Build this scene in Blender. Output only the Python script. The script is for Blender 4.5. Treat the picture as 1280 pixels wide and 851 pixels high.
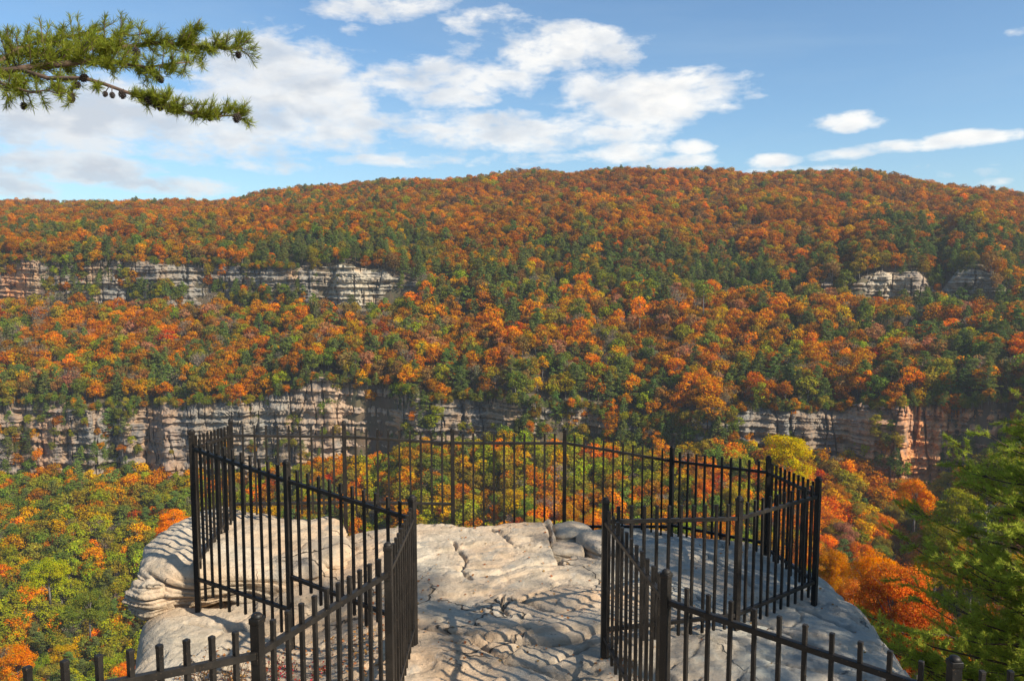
import bpy, bmesh, math, random
import numpy as np
from mathutils import Vector, Matrix, Quaternion, noise as mn

for o in list(bpy.data.objects):
    bpy.data.objects.remove(o, do_unlink=True)
SC = bpy.context.scene
C = SC.collection
R = math.radians

# ------------------------------------------------------------------ camera
FPX = 1000.0
PITCH = math.atan(94.0 / FPX)
cam_d = bpy.data.cameras.new('camera')
cam_d.sensor_width = 36.0
cam_d.lens = 36.0 * FPX / 1280.0
cam_d.clip_start = 0.05
cam_d.clip_end = 20000
cam = bpy.data.objects.new('camera', cam_d)
C.objects.link(cam)
cam.location = (0, 0, 0)
cam.rotation_euler = (R(90) - PITCH, 0, 0)
SC.camera = cam

# ------------------------------------------------------------------ light
SUN_EL = R(36)
SUN_TO = Vector((0.85, -0.53, 0)).normalized()          # horizontal direction towards the sun
SUN_DIR = Vector((SUN_TO.x * math.cos(SUN_EL), SUN_TO.y * math.cos(SUN_EL), math.sin(SUN_EL)))
sd = bpy.data.lights.new('sun', 'SUN')
sd.energy = 5.0
sd.angle = R(0.55)
sd.color = (1.0, 0.89, 0.73)
sun = bpy.data.objects.new('sun', sd)
C.objects.link(sun)
sun.rotation_euler = (-SUN_DIR).to_track_quat('-Z', 'Y').to_euler()
SC.view_settings.view_transform = 'Standard'
SC.view_settings.look = 'None'
SC.view_settings.gamma = 1
SC.view_settings.use_curve_mapping = False
SC.view_settings.exposure = 0.66
SKY_STRENGTH = 0.106


def px_dir(px, py):
    dx = (px - 640.0) / FPX
    dy = (425.5 - py) / FPX
    f = Vector((0, math.cos(PITCH), -math.sin(PITCH)))
    u = Vector((0, math.sin(PITCH), math.cos(PITCH)))
    return f + u * dy + Vector((1, 0, 0)) * dx


def at(px, py, Y):
    d = px_dir(px, py)
    return d * (Y / d.y)


def proj(x, y, z):
    cy, sy = math.cos(PITCH), math.sin(PITCH)
    dep = y * cy - z * sy
    up = y * sy + z * cy
    return 640 + FPX * x / dep, 425.5 - FPX * up / dep


# ------------------------------------------------------------------ node helpers
class NT:
    def __init__(self, tree):
        self.t = tree
        tree.nodes.clear()

    def n(self, kind, **kw):
        nd = self.t.nodes.new(kind)
        for k, v in kw.items():
            if k == 'inp':
                for kk, vv in v.items():
                    s = nd.inputs[kk]
                    if hasattr(vv, 'is_output') or isinstance(vv, bpy.types.NodeSocket):
                        self.t.links.new(vv, s)
                    else:
                        s.default_value = vv
            else:
                setattr(nd, k, v)
        return nd

    def math(self, op, a, b=0.0, c=None, clamp=False):
        nd = self.n('ShaderNodeMath', operation=op, use_clamp=clamp)
        for i, v in enumerate((a, b) if c is None else (a, b, c)):
            if isinstance(v, bpy.types.NodeSocket):
                self.t.links.new(v, nd.inputs[i])
            else:
                nd.inputs[i].default_value = v
        return nd.outputs[0]

    def mix(self, fac, a, b, blend='MIX'):
        nd = self.n('ShaderNodeMix', data_type='RGBA', blend_type=blend)
        for i, v in ((0, fac), (6, a), (7, b)):
            if isinstance(v, bpy.types.NodeSocket):
                self.t.links.new(v, nd.inputs[i])
            else:
                nd.inputs[i].default_value = v if i == 0 else tuple(v) + (1,) * (4 - len(v))
        return nd.outputs[2]

    def ramp(self, fac, stops, interp='LINEAR'):
        nd = self.n('ShaderNodeValToRGB')
        nd.color_ramp.interpolation = interp
        els = nd.color_ramp.elements
        while len(els) < len(stops):
            els.new(0.5)
        for e, (p, c) in zip(els, stops):
            e.position = p
            e.color = (c, c, c, 1) if not hasattr(c, '__len__') else tuple(c) + (1,) * (4 - len(c))
        self.t.links.new(fac, nd.inputs[0])
        return nd.outputs[0]

    def noise(self, vec, scale, detail=4, rough=0.55, dist=0.0, dims='3D'):
        nd = self.n('ShaderNodeTexNoise', noise_dimensions=dims)
        nd.inputs['Scale'].default_value = scale
        nd.inputs['Detail'].default_value = detail
        nd.inputs['Roughness'].default_value = rough
        nd.inputs['Distortion'].default_value = dist
        if vec is not None:
            self.t.links.new(vec, nd.inputs['Vector'])
        return nd.outputs[0]

    def mapping(self, vec, scale=(1, 1, 1), rot=(0, 0, 0), loc=(0, 0, 0)):
        nd = self.n('ShaderNodeMapping')
        nd.inputs['Scale'].default_value = scale
        nd.inputs['Rotation'].default_value = rot
        nd.inputs['Location'].default_value = loc
        self.t.links.new(vec, nd.inputs['Vector'])
        return nd.outputs[0]

    def link(self, a, b):
        self.t.links.new(a, b)


def new_mat(name):
    m = bpy.data.materials.new(name)
    m.use_nodes = True
    return m, NT(m.node_tree)


# ------------------------------------------------------------------ world: sky with clouds
world = bpy.data.worlds.new('World')
SC.world = world
world.use_nodes = True
w = NT(world.node_tree)
out = w.n('ShaderNodeOutputWorld')
bg = w.n('ShaderNodeBackground')
bg.inputs['Strength'].default_value = SKY_STRENGTH
sky = w.n('ShaderNodeTexSky', sky_type='NISHITA')
sky.sun_disc = False
sky.sun_elevation = SUN_EL
sky.sun_rotation = math.atan2(SUN_TO.x, SUN_TO.y)
sky.altitude = 500
sky.air_density = 1.0
sky.dust_density = 0.6
sky.ozone_density = 2.0
tc = w.n('ShaderNodeTexCoord')
sep = w.n('ShaderNodeSeparateXYZ')
w.link(tc.outputs['Generated'], sep.inputs[0])
az = w.math('ARCTAN2', sep.outputs[0], sep.outputs[1])
el = w.math('ARCSINE', sep.outputs[2])
comb = w.n('ShaderNodeCombineXYZ')
w.link(az, comb.inputs[0]); w.link(w.math('MULTIPLY', el, 2.3), comb.inputs[1])
cvec = comb.outputs[0]
# px centre, half width, half height, weight, tilt
CL = [(355, 108, 122, 58, 1.4, 0), (250, 150, 235, 46, 1.2, 0), (80, 150, 195, 40, 1.25, 0), (430, 160, 70, 22, .8, 0),
      (60, 205, 125, 20, 1.3, 0), (215, 232, 75, 12, 1.2, 0), (20, 232, 60, 14, .7, 0), (330, 205, 90, 10, .55, 0), (455, 200, 60, 7, .8, 0),
      (545, 103, 140, 26, 1.15, 0), (470, 95, 60, 16, .9, 0), (690, 62, 115, 27, 1.2, 0), (610, 30, 65, 17, .95, 0), (775, 68, 35, 22, .8, 0),
      (815, 126, 128, 34, 1.35, 0), (640, 165, 170, 22, 1.1, -.03), (745, 105, 80, 22, .8, 0), (770, 192, 62, 14, 1.0, 0), (480, 8, 85, 15, .95, .1), (440, 38, 22, 8, .6, 0),
      (866, 184, 25, 9, .9, 0), (862, 202, 58, 8, 1.0, 0), (962, 201, 36, 8, 1.0, 0), (1056, 152, 44, 11, .85, 0),
      (1150, 181, 112, 9, 1.2, .06), (1205, 216, 36, 5, .5, 0), (1240, 230, 20, 5, .5, 0), (1278, 40, 16, 5, .5, 0), (938, 122, 24, 5, .7, 0),
      (580, 200, 200, 8, .35, 0), (1000, 215, 200, 6, .35, 0)]
fld = None
for (cx, cy, hw, hh, wt, tilt) in CL:
    d = px_dir(cx, cy).normalized()
    a0, e0 = math.atan2(d.x, d.y), math.asin(d.z)
    k = 1.0 / FPX
    da = w.math('SUBTRACT', az, a0)
    de = w.math('SUBTRACT', el, e0)
    if tilt:
        de = w.math('SUBTRACT', de, w.math('MULTIPLY', da, tilt))
    a = w.math('MULTIPLY', da, 1 / (hw * k * 0.95))
    b = w.math('MULTIPLY', de, 1 / (hh * k * 1.05))
    r2 = w.math('MULTIPLY_ADD', b, b, w.math('MULTIPLY', a, a))
    v = w.math('MULTIPLY_ADD', r2, -wt * .75, wt)
    v = w.math('MAXIMUM', v, -1.0)
    fld = v if fld is None else w.math('MAXIMUM', fld, v)
n1 = w.noise(cvec, 9.0, 7, .60, .3)
n2 = w.noise(cvec, 30.0, 6, .62, .2)
nn = w.math('ADD', w.math('MULTIPLY', w.math('SUBTRACT', n1, .5), 3.4), w.math('MULTIPLY', w.math('SUBTRACT', n2, .5), 1.7))
# wider sky outside the photograph's view keeps loose clouds of its own
n0 = w.noise(cvec, 2.6, 5, .55, .4)
far = w.math('MULTIPLY_ADD', w.math('SUBTRACT', n0, .56), 7.0, -.2)
inview = w.ramp(w.math('ABSOLUTE', az), [(.62, 0.0), (.80, 1.0)])
inview2 = w.ramp(w.math('ABSOLUTE', el), [(.36, 0.0), (.5, 1.0)])
off = w.math('MAXIMUM', inview, inview2)
field = w.math('MULTIPLY_ADD', off, w.math('SUBTRACT', far, fld), fld)
dens = w.math('ADD', w.math('SUBTRACT', field, .30), nn)
mask = w.ramp(w.math('MULTIPLY_ADD', dens, .5, .25), [(.18, 0.0), (.34, .32), (.55, .80), (.86, .97)])
# cloud shading: brighter tops, greyer thick undersides
shade = w.noise(w.mapping(cvec, loc=(0, .035, 0)), 13.0, 5, .55, .2)
body = w.math('MULTIPLY_ADD', dens, .22, w.math('MULTIPLY', w.math('SUBTRACT', shade, .5), -2.0))
leftgrey = w.ramp(w.math('MULTIPLY_ADD', az, -.9, .12), [(0.0, 0.0), (.6, 1.0)])
cfac = w.math('MULTIPLY', w.math('ADD', w.math('MULTIPLY', leftgrey, .75), w.ramp(body, [(.0, .0), (.5, 1.0)])), .72, clamp=True)
ccol = w.mix(cfac, (7.0, 6.75, 6.3), (3.9, 4.2, 4.6))
skyc = w.mix(1.0, sky.outputs[0], (0.68, 0.85, 0.93), 'MULTIPLY')
# thin veil of high haze
veil = w.math('MULTIPLY', w.ramp(w.noise(w.mapping(cvec, scale=(.6, 1.6, 1)), 3.0, 5, .6, .5), [(.45, 0.0), (.85, .28)]), 1.0)
skyc = w.mix(veil, skyc, (3.2, 4.1, 4.8))
fin = w.mix(mask, skyc, ccol)
up_ok = w.ramp(w.math('MULTIPLY_ADD', el, 8.0, .5), [(.3, 0.0), (.5, 1.0)])
fin = w.mix(up_ok, sky.outputs[0], fin)
w.link(fin, bg.inputs['Color'])
w.link(bg.outputs[0], out.inputs[0])
world.cycles.sampling_method = 'MANUAL'
world.cycles.sample_map_resolution = 512

SC.cycles.max_bounces = 6
SC.cycles.diffuse_bounces = 3
SC.cycles.transparent_max_bounces = 8
SC.cycles.transmission_bounces = 3

# ------------------------------------------------------------------ object helpers
def tag(o, label=None, cat=None, group=None, kind=None):
    if label: o['label'] = label
    if cat: o['category'] = cat
    if group: o['group'] = group
    if kind: o['kind'] = kind
    return o


def empty(name, loc=(0, 0, 0), rz=0.0):
    o = bpy.data.objects.new(name, None)
    C.objects.link(o)
    o.location = loc
    o.rotation_euler = (0, 0, rz)
    o.empty_display_size = .2
    return o


def link_mesh(name, me, parent=None):
    o = bpy.data.objects.new(name, me)
    C.objects.link(o)
    if parent is not None:
        o.parent = parent
    return o


def np_mesh(name, verts, faces, mats, smooth=False, mat_idx=None):
    """verts (n,3); faces (m,k) array, all the same k"""
    me = bpy.data.meshes.new(name)
    verts = np.asarray(verts, dtype=np.float32)
    faces = np.asarray(faces, dtype=np.int32)
    me.vertices.add(len(verts))
    me.vertices.foreach_set('co', verts.ravel())
    k = faces.shape[1]
    me.loops.add(faces.size)
    me.loops.foreach_set('vertex_index', faces.ravel())
    me.polygons.add(len(faces))
    me.polygons.foreach_set('loop_start', np.arange(0, faces.size, k, dtype=np.int32))
    me.polygons.foreach_set('loop_total', np.full(len(faces), k, dtype=np.int32))
    me.polygons.foreach_set('use_smooth', np.full(len(faces), smooth))
    if mat_idx is not None:
        me.polygons.foreach_set('material_index', np.asarray(mat_idx, dtype=np.int32))
    for m in mats:
        me.materials.append(m)
    me.update(calc_edges=True)
    me.validate()
    return me


def grid_faces(nr, nc):
    i = np.arange(nr * nc).reshape(nr, nc)
    return np.stack([i[:-1, :-1], i[:-1, 1:], i[1:, 1:], i[1:, :-1]], -1).reshape(-1, 4)


# ------------------------------------------------------------------ numpy noise
class Perlin:
    def __init__(self, seed):
        r = np.random.RandomState(seed)
        a = r.rand(256) * 2 * np.pi
        self.g = np.stack([np.cos(a), np.sin(a)], -1)
        self.p = r.permutation(256)

    def at(self, x, y):
        xi = np.floor(x).astype(int); yi = np.floor(y).astype(int)
        xf = x - xi; yf = y - yi
        def gr(ix, iy, dx, dy):
            h = self.p[(self.p[ix & 255] + iy) & 255]
            g = self.g[h]
            return g[..., 0] * dx + g[..., 1] * dy
        u = xf ** 3 * (xf * (xf * 6 - 15) + 10)
        v = yf ** 3 * (yf * (yf * 6 - 15) + 10)
        a = gr(xi, yi, xf, yf); b = gr(xi + 1, yi, xf - 1, yf)
        c = gr(xi, yi + 1, xf, yf - 1); d = gr(xi + 1, yi + 1, xf - 1, yf - 1)
        return (a * (1 - u) + b * u) * (1 - v) + (c * (1 - u) + d * u) * v * 1.0

    def fbm(self, x, y, oct=5, gain=.5, lac=2.03):
        s = 0; a = 1.0
        for i in range(oct):
            s = s + a * self.at(x + 17.3 * i, y - 9.1 * i)
            x = x * lac; y = y * lac; a *= gain
        return s


def sstep(a, b, x):
    t = np.clip((x - a) / (b - a), 0, 1)
    return t * t * (3 - 2 * t)


P1, P2, P3, P4 = Perlin(1), Perlin(2), Perlin(3), Perlin(4)

# ------------------------------------------------------------------ materials
def rock_material(name, light, dark, warm, scale=1.0, bump=.5, stain_attr=False, strata=6.0, lichen=.35):
    m, t = new_mat(name)
    o = t.n('ShaderNodeOutputMaterial')
    b = t.n('ShaderNodeBsdfPrincipled')
    g = t.n('ShaderNodeNewGeometry')
    pos = g.outputs['Position']
    big = t.noise(pos, .9 * scale, 5, .6, .6)
    mid = t.noise(pos, 4.5 * scale, 6, .65, .4)
    fine = t.noise(pos, 38 * scale, 6, .7)
    band = t.noise(t.mapping(pos, scale=(.35, .35, strata)), 2.2 * scale, 6, .65, .7)
    c = t.mix(t.ramp(big, [(.36, 0.0), (.60, 1.0)]), light, warm)
    c = t.mix(t.ramp(band, [(.42, 0.0), (.66, .55)]), c, dark)
    c = t.mix(t.ramp(mid, [(.50, 0.0), (.72, lichen)]), c, (dark[0] * .5, dark[1] * .52, dark[2] * .5))
    c = t.mix(t.ramp(fine, [(.35, .28), (.65, 0.0)]), c, (dark[0] * .75, dark[1] * .72, dark[2] * .68))
    c = t.mix(t.ramp(t.noise(pos, 11 * scale, 4, .6), [(.62, 0.0), (.72, .25)]), c, (.62, .60, .55))
    if not stain_attr:
        wrp = t.n('ShaderNodeTexNoise'); wrp.inputs['Scale'].default_value = 1.3; wrp.inputs['Detail'].default_value = 5
        t.link(pos, wrp.inputs['Vector'])
        va = t.n('ShaderNodeVectorMath', operation='MULTIPLY_ADD'); t.link(wrp.outputs['Color'], va.inputs[0]); va.inputs[1].default_value = (.9, .9, .9); t.link(pos, va.inputs[2])
        vo = t.n('ShaderNodeTexVoronoi', feature='DISTANCE_TO_EDGE'); vo.inputs['Scale'].default_value = 1.25
        t.link(t.mapping(va.outputs[0], scale=(.75, 1.25, 1.6), rot=(0, 0, .35)), vo.inputs['Vector'])
        gate = t.ramp(t.noise(pos, .8, 3, .5), [(.50, 0.0), (.58, 1.0)])
        crk = t.math('MULTIPLY', t.ramp(vo.outputs['Distance'], [(.004, 1.0), (.016, 0.0)]), gate)
        c = t.mix(t.math('MULTIPLY', crk, .85), c, (.07, .055, .04))
        blot = t.noise(pos, 2.3, 6, .7, .8)
        c = t.mix(t.ramp(blot, [(.56, 0.0), (.66, .6)]), c, (.24, .245, .225))
        c = t.mix(t.ramp(t.noise(pos, 26, 3, .5), [(.66, 0.0), (.72, .7)]), c, (.10, .10, .09))
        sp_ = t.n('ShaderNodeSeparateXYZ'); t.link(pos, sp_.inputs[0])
        shade_lichen = t.math('MULTIPLY', t.ramp(t.math('MULTIPLY_ADD', sp_.outputs[0], .5, -.2), [(.1, 0.0), (.6, 1.0)]), t.ramp(t.noise(pos, 1.6, 5, .65, .5), [(.36, 0.15), (.6, .75)]))
        c = t.mix(shade_lichen, c, (.27, .30, .285))  # blue-grey towards the right: sky-lit shade put into the colour, with mild lichen
        cdirt = crk
    else:
        cdirt = None
    if stain_attr:
        at_ = t.n('ShaderNodeAttribute', attribute_name='stain')
        st = t.math('MULTIPLY', at_.outputs['Fac'], t.ramp(t.noise(t.mapping(pos, scale=(1, 1, .35)), 2.6 * scale, 6, .65, .5), [(.32, 0.0), (.48, 1.0)]))
        c = t.mix(st, c, (.60, .26, .095))
        at2 = t.n('ShaderNodeAttribute', attribute_name='pale')
        c = t.mix(t.math('MULTIPLY', at2.outputs['Fac'], .75), c, (.50, .45, .34))
        seep = t.noise(t.mapping(pos, scale=(1, 1, .12)), 3.2 * scale, 5, .6, .4)
        c = t.mix(t.ramp(seep, [(.50, 0.0), (.66, .75)]), c, (.075, .08, .085))
        wash = t.noise(t.mapping(pos, scale=(1, 1, .3), loc=(40, 9, 3)), 1.3 * scale, 4, .6, .3)
        c = t.mix(t.ramp(wash, [(.50, 0.0), (.68, .75)]), c, (.42, .25, .12))
    t.link(c, b.inputs['Base Color'])
    b.inputs['Roughness'].default_value = .92
    b.inputs['Specular IOR Level'].default_value = .25
    h = t.math('ADD', t.math('MULTIPLY', mid, .6), t.math('MULTIPLY', fine, .35))
    h = t.math('ADD', h, t.math('MULTIPLY', band, .6))
    if cdirt is not None: h = t.math('SUBTRACT', h, t.math('MULTIPLY', cdirt, .9))
    bp = t.n('ShaderNodeBump')
    bp.inputs['Strength'].default_value = bump
    bp.inputs['Distance'].default_value = .04 / scale
    t.link(h, bp.inputs['Height'])
    t.link(bp.outputs[0], b.inputs['Normal'])
    t.link(b.outputs[0], o.inputs[0])
    return m


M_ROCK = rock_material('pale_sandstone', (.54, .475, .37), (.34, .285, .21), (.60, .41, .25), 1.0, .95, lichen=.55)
M_CLIFF = rock_material('far_cliff_stone', (.27, .26, .225), (.12, .125, .125), (.31, .225, .145), .06, .9, True, 2.4, .7)

def foliage_material(name, translucent=.3, per_leaf=.35, sat=1.0, use_tint=True, base=(.1, .1, .03), rough=.6, nscale=.35):
    m, t = new_mat(name)
    o = t.n('ShaderNodeOutputMaterial')
    if use_tint:
        a = t.n('ShaderNodeAttribute', attribute_name='tint', attribute_type='INSTANCER')
        col = a.outputs['Color']
    else:
        rgb = t.n('ShaderNodeRGB'); rgb.outputs[0].default_value = tuple(base) + (1,)
        col = rgb.outputs[0]
    g = t.n('ShaderNodeNewGeometry')
    ri = g.outputs['Random Per Island']
    if use_tint:
        gm = t.mix(1.0, col, (.70, 1.0, .95), 'MULTIPLY')
        col = t.mix(t.ramp(t.noise(g.outputs['Position'], .28, 3, .6), [(.42, 0.0), (.68, .85)]), col, gm)
    hs = t.n('ShaderNodeHueSaturation')
    t.link(col, hs.inputs['Color'])
    t.link(t.math('MULTIPLY_ADD', ri, .045, .4775), hs.inputs['Hue'])
    nz = t.noise(g.outputs['Position'], nscale, 3, .6)
    v = t.math('MULTIPLY_ADD', t.math('FRACT', t.math('MULTIPLY', ri, 7.31)), per_leaf, 1 - per_leaf / 2)
    v = t.math('MULTIPLY', v, t.math('MULTIPLY_ADD', nz, 1.1, .45))
    t.link(v, hs.inputs['Value'])
    hs.inputs['Saturation'].default_value = sat
    d = t.n('ShaderNodeBsdfDiffuse')
    t.link(hs.outputs[0], d.inputs['Color'])
    tr = t.n('ShaderNodeBsdfTranslucent')
    t.link(hs.outputs[0], tr.inputs['Color'])
    mx = t.n('ShaderNodeMixShader'); mx.inputs[0].default_value = translucent
    t.link(d.outputs[0], mx.inputs[1]); t.link(tr.outputs[0], mx.inputs[2])
    t.link(mx.outputs[0], o.inputs[0])
    return m


M_LEAF = foliage_material('autumn_leaf', .38, sat=1.06)
M_PINEF = foliage_material('pine_foliage', .15, .4)
M_NEEDLE = foliage_material('pine_needles', .38, .7, 1.0, False, (.215, .245, .03), nscale=7)

def simple_mat(name, col, rough=.8, metal=0, nscale=8, var=.35, bump=.3, col2=None, spec=.4):
    m, t = new_mat(name)
    o = t.n('ShaderNodeOutputMaterial')
    b = t.n('ShaderNodeBsdfPrincipled')
    g = t.n('ShaderNodeTexCoord')
    nz = t.noise(g.outputs['Object'], nscale, 5, .6)
    c2 = col2 or tuple(x * (1 - var) for x in col)
    c = t.mix(t.ramp(nz, [(.35, 0.0), (.65, 1.0)]), col, c2)
    t.link(c, b.inputs['Base Color'])
    b.inputs['Roughness'].default_value = rough
    b.inputs['Metallic'].default_value = metal
    b.inputs['Specular IOR Level'].default_value = spec
    if bump:
        bp = t.n('ShaderNodeBump'); bp.inputs['Strength'].default_value = bump; bp.inputs['Distance'].default_value = .01
        t.link(nz, bp.inputs['Height']); t.link(bp.outputs[0], b.inputs['Normal'])
    t.link(b.outputs[0], o.inputs[0])
    return m


M_BARK = simple_mat('bark', (.14, .105, .08), .95, 0, 3, .5, .6)
M_GREYBARK = simple_mat('grey_bark', (.20, .175, .15), .95, 0, 1.5, .45, .5)
M_PINEBARK = simple_mat('pine_bark', (.16, .10, .065), .95, 0, 14, .6, .9, (.07, .05, .04))
M_CONE = simple_mat('pine_cone', (.04, .028, .022), .9, 0, 60, .5, .4)
def iron_material():
    m, t = new_mat('black_painted_steel')
    o = t.n('ShaderNodeOutputMaterial'); b = t.n('ShaderNodeBsdfPrincipled')
    g = t.n('ShaderNodeNewGeometry')
    n1 = t.noise(g.outputs['Position'], 9, 5, .65)
    n2 = t.noise(g.outputs['Position'], 90, 4, .6)
    c = t.mix(t.ramp(n1, [(.40, 0.0), (.70, 1.0)]), (.010, .009, .008), (.024, .020, .016))
    c = t.mix(t.ramp(n2, [(.62, 0.0), (.72, .7)]), c, (.13, .085, .05))
    t.link(c, b.inputs['Base Color'])
    t.link(t.ramp(n1, [(.3, .42), (.7, .62)]), b.inputs['Roughness'])
    b.inputs['Specular IOR Level'].default_value = .3
    bp = t.n('ShaderNodeBump'); bp.inputs['Strength'].default_value = .12; bp.inputs['Distance'].default_value = .002
    t.link(n2, bp.inputs['Height']); t.link(bp.outputs[0], b.inputs['Normal'])
    t.link(b.outputs[0], o.inputs[0])
    return m
M_IRON = iron_material()

def ground_material():
    m, t = new_mat('forest_floor')
    o = t.n('ShaderNodeOutputMaterial'); b = t.n('ShaderNodeBsdfPrincipled')
    g = t.n('ShaderNodeNewGeometry')
    n1 = t.noise(g.outputs['Position'], .05, 6, .6); n2 = t.noise(g.outputs['Position'], .7, 6, .7)
    c = t.mix(t.ramp(n1, [(.4, 0.0), (.65, 1.0)]), (.11, .075, .045), (.07, .075, .035))
    c = t.mix(t.ramp(n2, [(.45, 0.0), (.7, .8)]), c, (.16, .095, .05))
    t.link(c, b.inputs['Base Color']); b.inputs['Roughness'].default_value = .95
    t.link(b.outputs[0], o.inputs[0])
    return m
M_FLOOR = ground_material()

# ------------------------------------------------------------------ terrain of the far side of the gorge
KX0 = [-600, -300, 0, 100, 200, 300, 400, 490, 530, 640, 720, 800, 900, 1000, 1070, 1100, 1150, 1200, 1250, 1300, 1500, 1900]
T_RIDGE = [264, 264, 264, 264, 264, 259, 246, 239, 238, 233, 230, 229, 229, 231, 235, 237, 243, 250, 255, 259, 275, 300]
Z_RIDGE = [960, 960, 950, 945, 940, 920, 900, 880, 880, 860, 850, 840, 820, 790, 780, 770, 760, 750, 740, 730, 700, 650]
T_UT = [325, 325, 325, 326, 329, 333, 336, 340, 356, 358, 360, 366, 376, 366, 342, 336, 337, 337, 343, 350, 360, 360]
T_UB = [384, 384, 384, 385, 386, 388, 392, 392, 366, 364, 366, 370, 382, 376, 376, 380, 384, 388, 384, 376, 376, 376]
Z_U = [520, 520, 515, 512, 508, 500, 490, 478, 478, 470, 465, 460, 450, 440, 432, 428, 422, 418, 414, 410, 400, 400]
T_LT = [508, 508, 506, 510, 508, 502, 474, 478, 502, 502, 508, 530, 524, 512, 510, 510, 508, 505, 500, 497, 480, 460]
T_LB = [598, 598, 598, 602, 606, 602, 590, 580, 572, 564, 570, 574, 576, 580, 590, 604, 634, 616, 580, 566, 560, 560]
Z_L = [430, 430, 420, 418, 415, 410, 408, 400, 392, 380, 374, 368, 352, 345, 336, 332, 326, 322, 312, 306, 290, 270]
SLP = [.40, .40, .40, .40, .38, .36, .34, .33, .32, .31, .30, .28, .26, .25, .24, .24, .23, .22, .22, .22, .22, .22]
VZ = [170] * 10 + [165, 160, 150, 150, 150, 150, 150, 150, 150, 150, 150, 150]      # valley line distance
VN = [-170] * 8 + [-160, -150, -140, -125, -110, -95, -88, -85, -80, -76, -72, -70, -60, -55]
NN = [-75] * 8 + [-75, -72, -68, -62, -50, -42, -38, -36, -34, -32, -30, -29, -28, -26]   # near slope height at 52 m


def yz(py, Z):
    return at(640, py, Z).z


kxa = np.array(KX0, float)
ku = (kxa - 640) / FPX
_top = {1040: 378, 1076: 346, 1100: 340, 1146: 342, 1168: 366, 1174: 366, 1196: 340, 1235: 344, 1275: 374}
_bot = {1040: 380, 1076: 386, 1100: 390, 1146: 392, 1168: 384, 1174: 384, 1196: 390, 1235: 390, 1275: 380}

def column(u):
    f = lambda t: np.interp(u, ku, t)
    zr, zu, zl = f(Z_RIDGE), f(Z_U), f(Z_L)
    wob = 14 * P2.fbm(u * 9, u * 0 + 3.3, 3)
    wob2 = 9 * P3.fbm(u * 14, u * 0 + 8.3, 4)
    zu = zu + wob; zl = zl + wob2
    j = lambda s_, c: 7.0 * P4.fbm(u * 11 + s_, u * 0 + c, 4) + 5.0 * P1.fbm(u * 42 + s_, u * 0 + c, 2)
    ex = np.array(sorted(_top)); ut_, ub_ = f(T_UT), f(T_UB)
    px_ = 640 + FPX * u
    inside = (px_ > ex[0]) & (px_ < 1500)
    ut_ = np.where(inside, np.interp(px_, ex, [_top[q] for q in ex]), ut_); ub_ = np.where(inside, np.interp(px_, ex, [_bot[q] for q in ex]), ub_)
    tab = lambda py, Z: -((py - 331.5) / FPX) * Z
    r, ut, ub, lt, lb = tab(f(T_RIDGE), zr), tab(ut_ + j(1, 2.2) * .8, zu + 3), tab(ub_ + j(3, 5.2), zu), tab(f(T_LT) + j(5, 1.2) * 1.3, zl + 3), tab(f(T_LB) + j(8, 7.2) * 1.2, zl)
    return dict(zr=zr, zu=zu, zl=zl, r=r, ut=ut, ub=ub, lt=lt, lb=lb, s=f(SLP), vz=f(VZ), vn=f(VN), nn=f(NN))


def terrain_z(X, Y):
    X = np.asarray(X, float); Y = np.asarray(Y, float)
    u = X / np.maximum(Y, 1)
    k = column(u)
    zb = k['lb'] - k['s'] * (k['zl'] - k['vz'] - 20) * .85
    vn = np.minimum(k['vn'], zb + 10)
    # piecewise knots near -> far
    ys = [np.full_like(u, 12.), np.full_like(u, 25.), np.full_like(u, 52.), k['vz'], (k['zl'] + k['vz']) / 2, k['zl'] + .5, k['zl'] + 3, (k['zl'] + k['zu']) / 2, k['zu'] + .5, k['zu'] + 3,
          k['zu'] + 60, k['zr'] - 90, k['zr'], k['zr'] + 80, np.full_like(u, 1600.), np.full_like(u, 4000.)]
    nn = k['nn']
    tal = k['lb'] - k['s'] * (k['zl'] - 1 - (k['zl'] + k['vz']) / 2)
    zs = [np.full_like(u, -24.), (nn * .55 - 10), nn, np.minimum(vn, tal + 40), tal, k['lb'], k['lt'], (k['lt'] * .5 + k['ub'] * .5) - 1.5, k['ub'], k['ut'],
          k['ut'] + (k['r'] - k['ut']) * .26, k['r'] - 11, k['r'], k['r'] - 3, k['r'] - 60, k['r'] * 0 - 120]
    z = np.array(zs[0], float)
    for i in range(len(ys) - 1):
        m = Y >= ys[i]
        t = np.clip((Y - ys[i]) / np.maximum(ys[i + 1] - ys[i], .1), 0, 1)
        z = np.where(m, zs[i] + (zs[i + 1] - zs[i]) * t, z)
    cl = np.minimum(np.abs(Y - k['zl'] - 3), np.abs(Y - k['zu'] - 3))
    amp = sstep(4, 40, cl) * sstep(20, 120, Y)
    z = z + amp * (9 * P1.fbm(X / 90, Y / 90, 4) + 2 * P2.fbm(X / 18, Y / 18, 3))
    return z


us = np.linspace(-1.45, 1.45, 900)
base_y = np.concatenate([np.linspace(12, 150, 50), np.linspace(153, 1100, 520), np.geomspace(1120, 4000, 14)])
YY = np.repeat(base_y[:, None], len(us), 1)
XX = YY * us[None, :]
ZZ = terrain_z(XX, YY)
terr = link_mesh('terrain', np_mesh('terrain', np.stack([XX, YY, ZZ], -1).reshape(-1, 3), grid_faces(*XX.shape), [M_FLOOR], True))
tag(terr, kind='structure')

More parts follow.
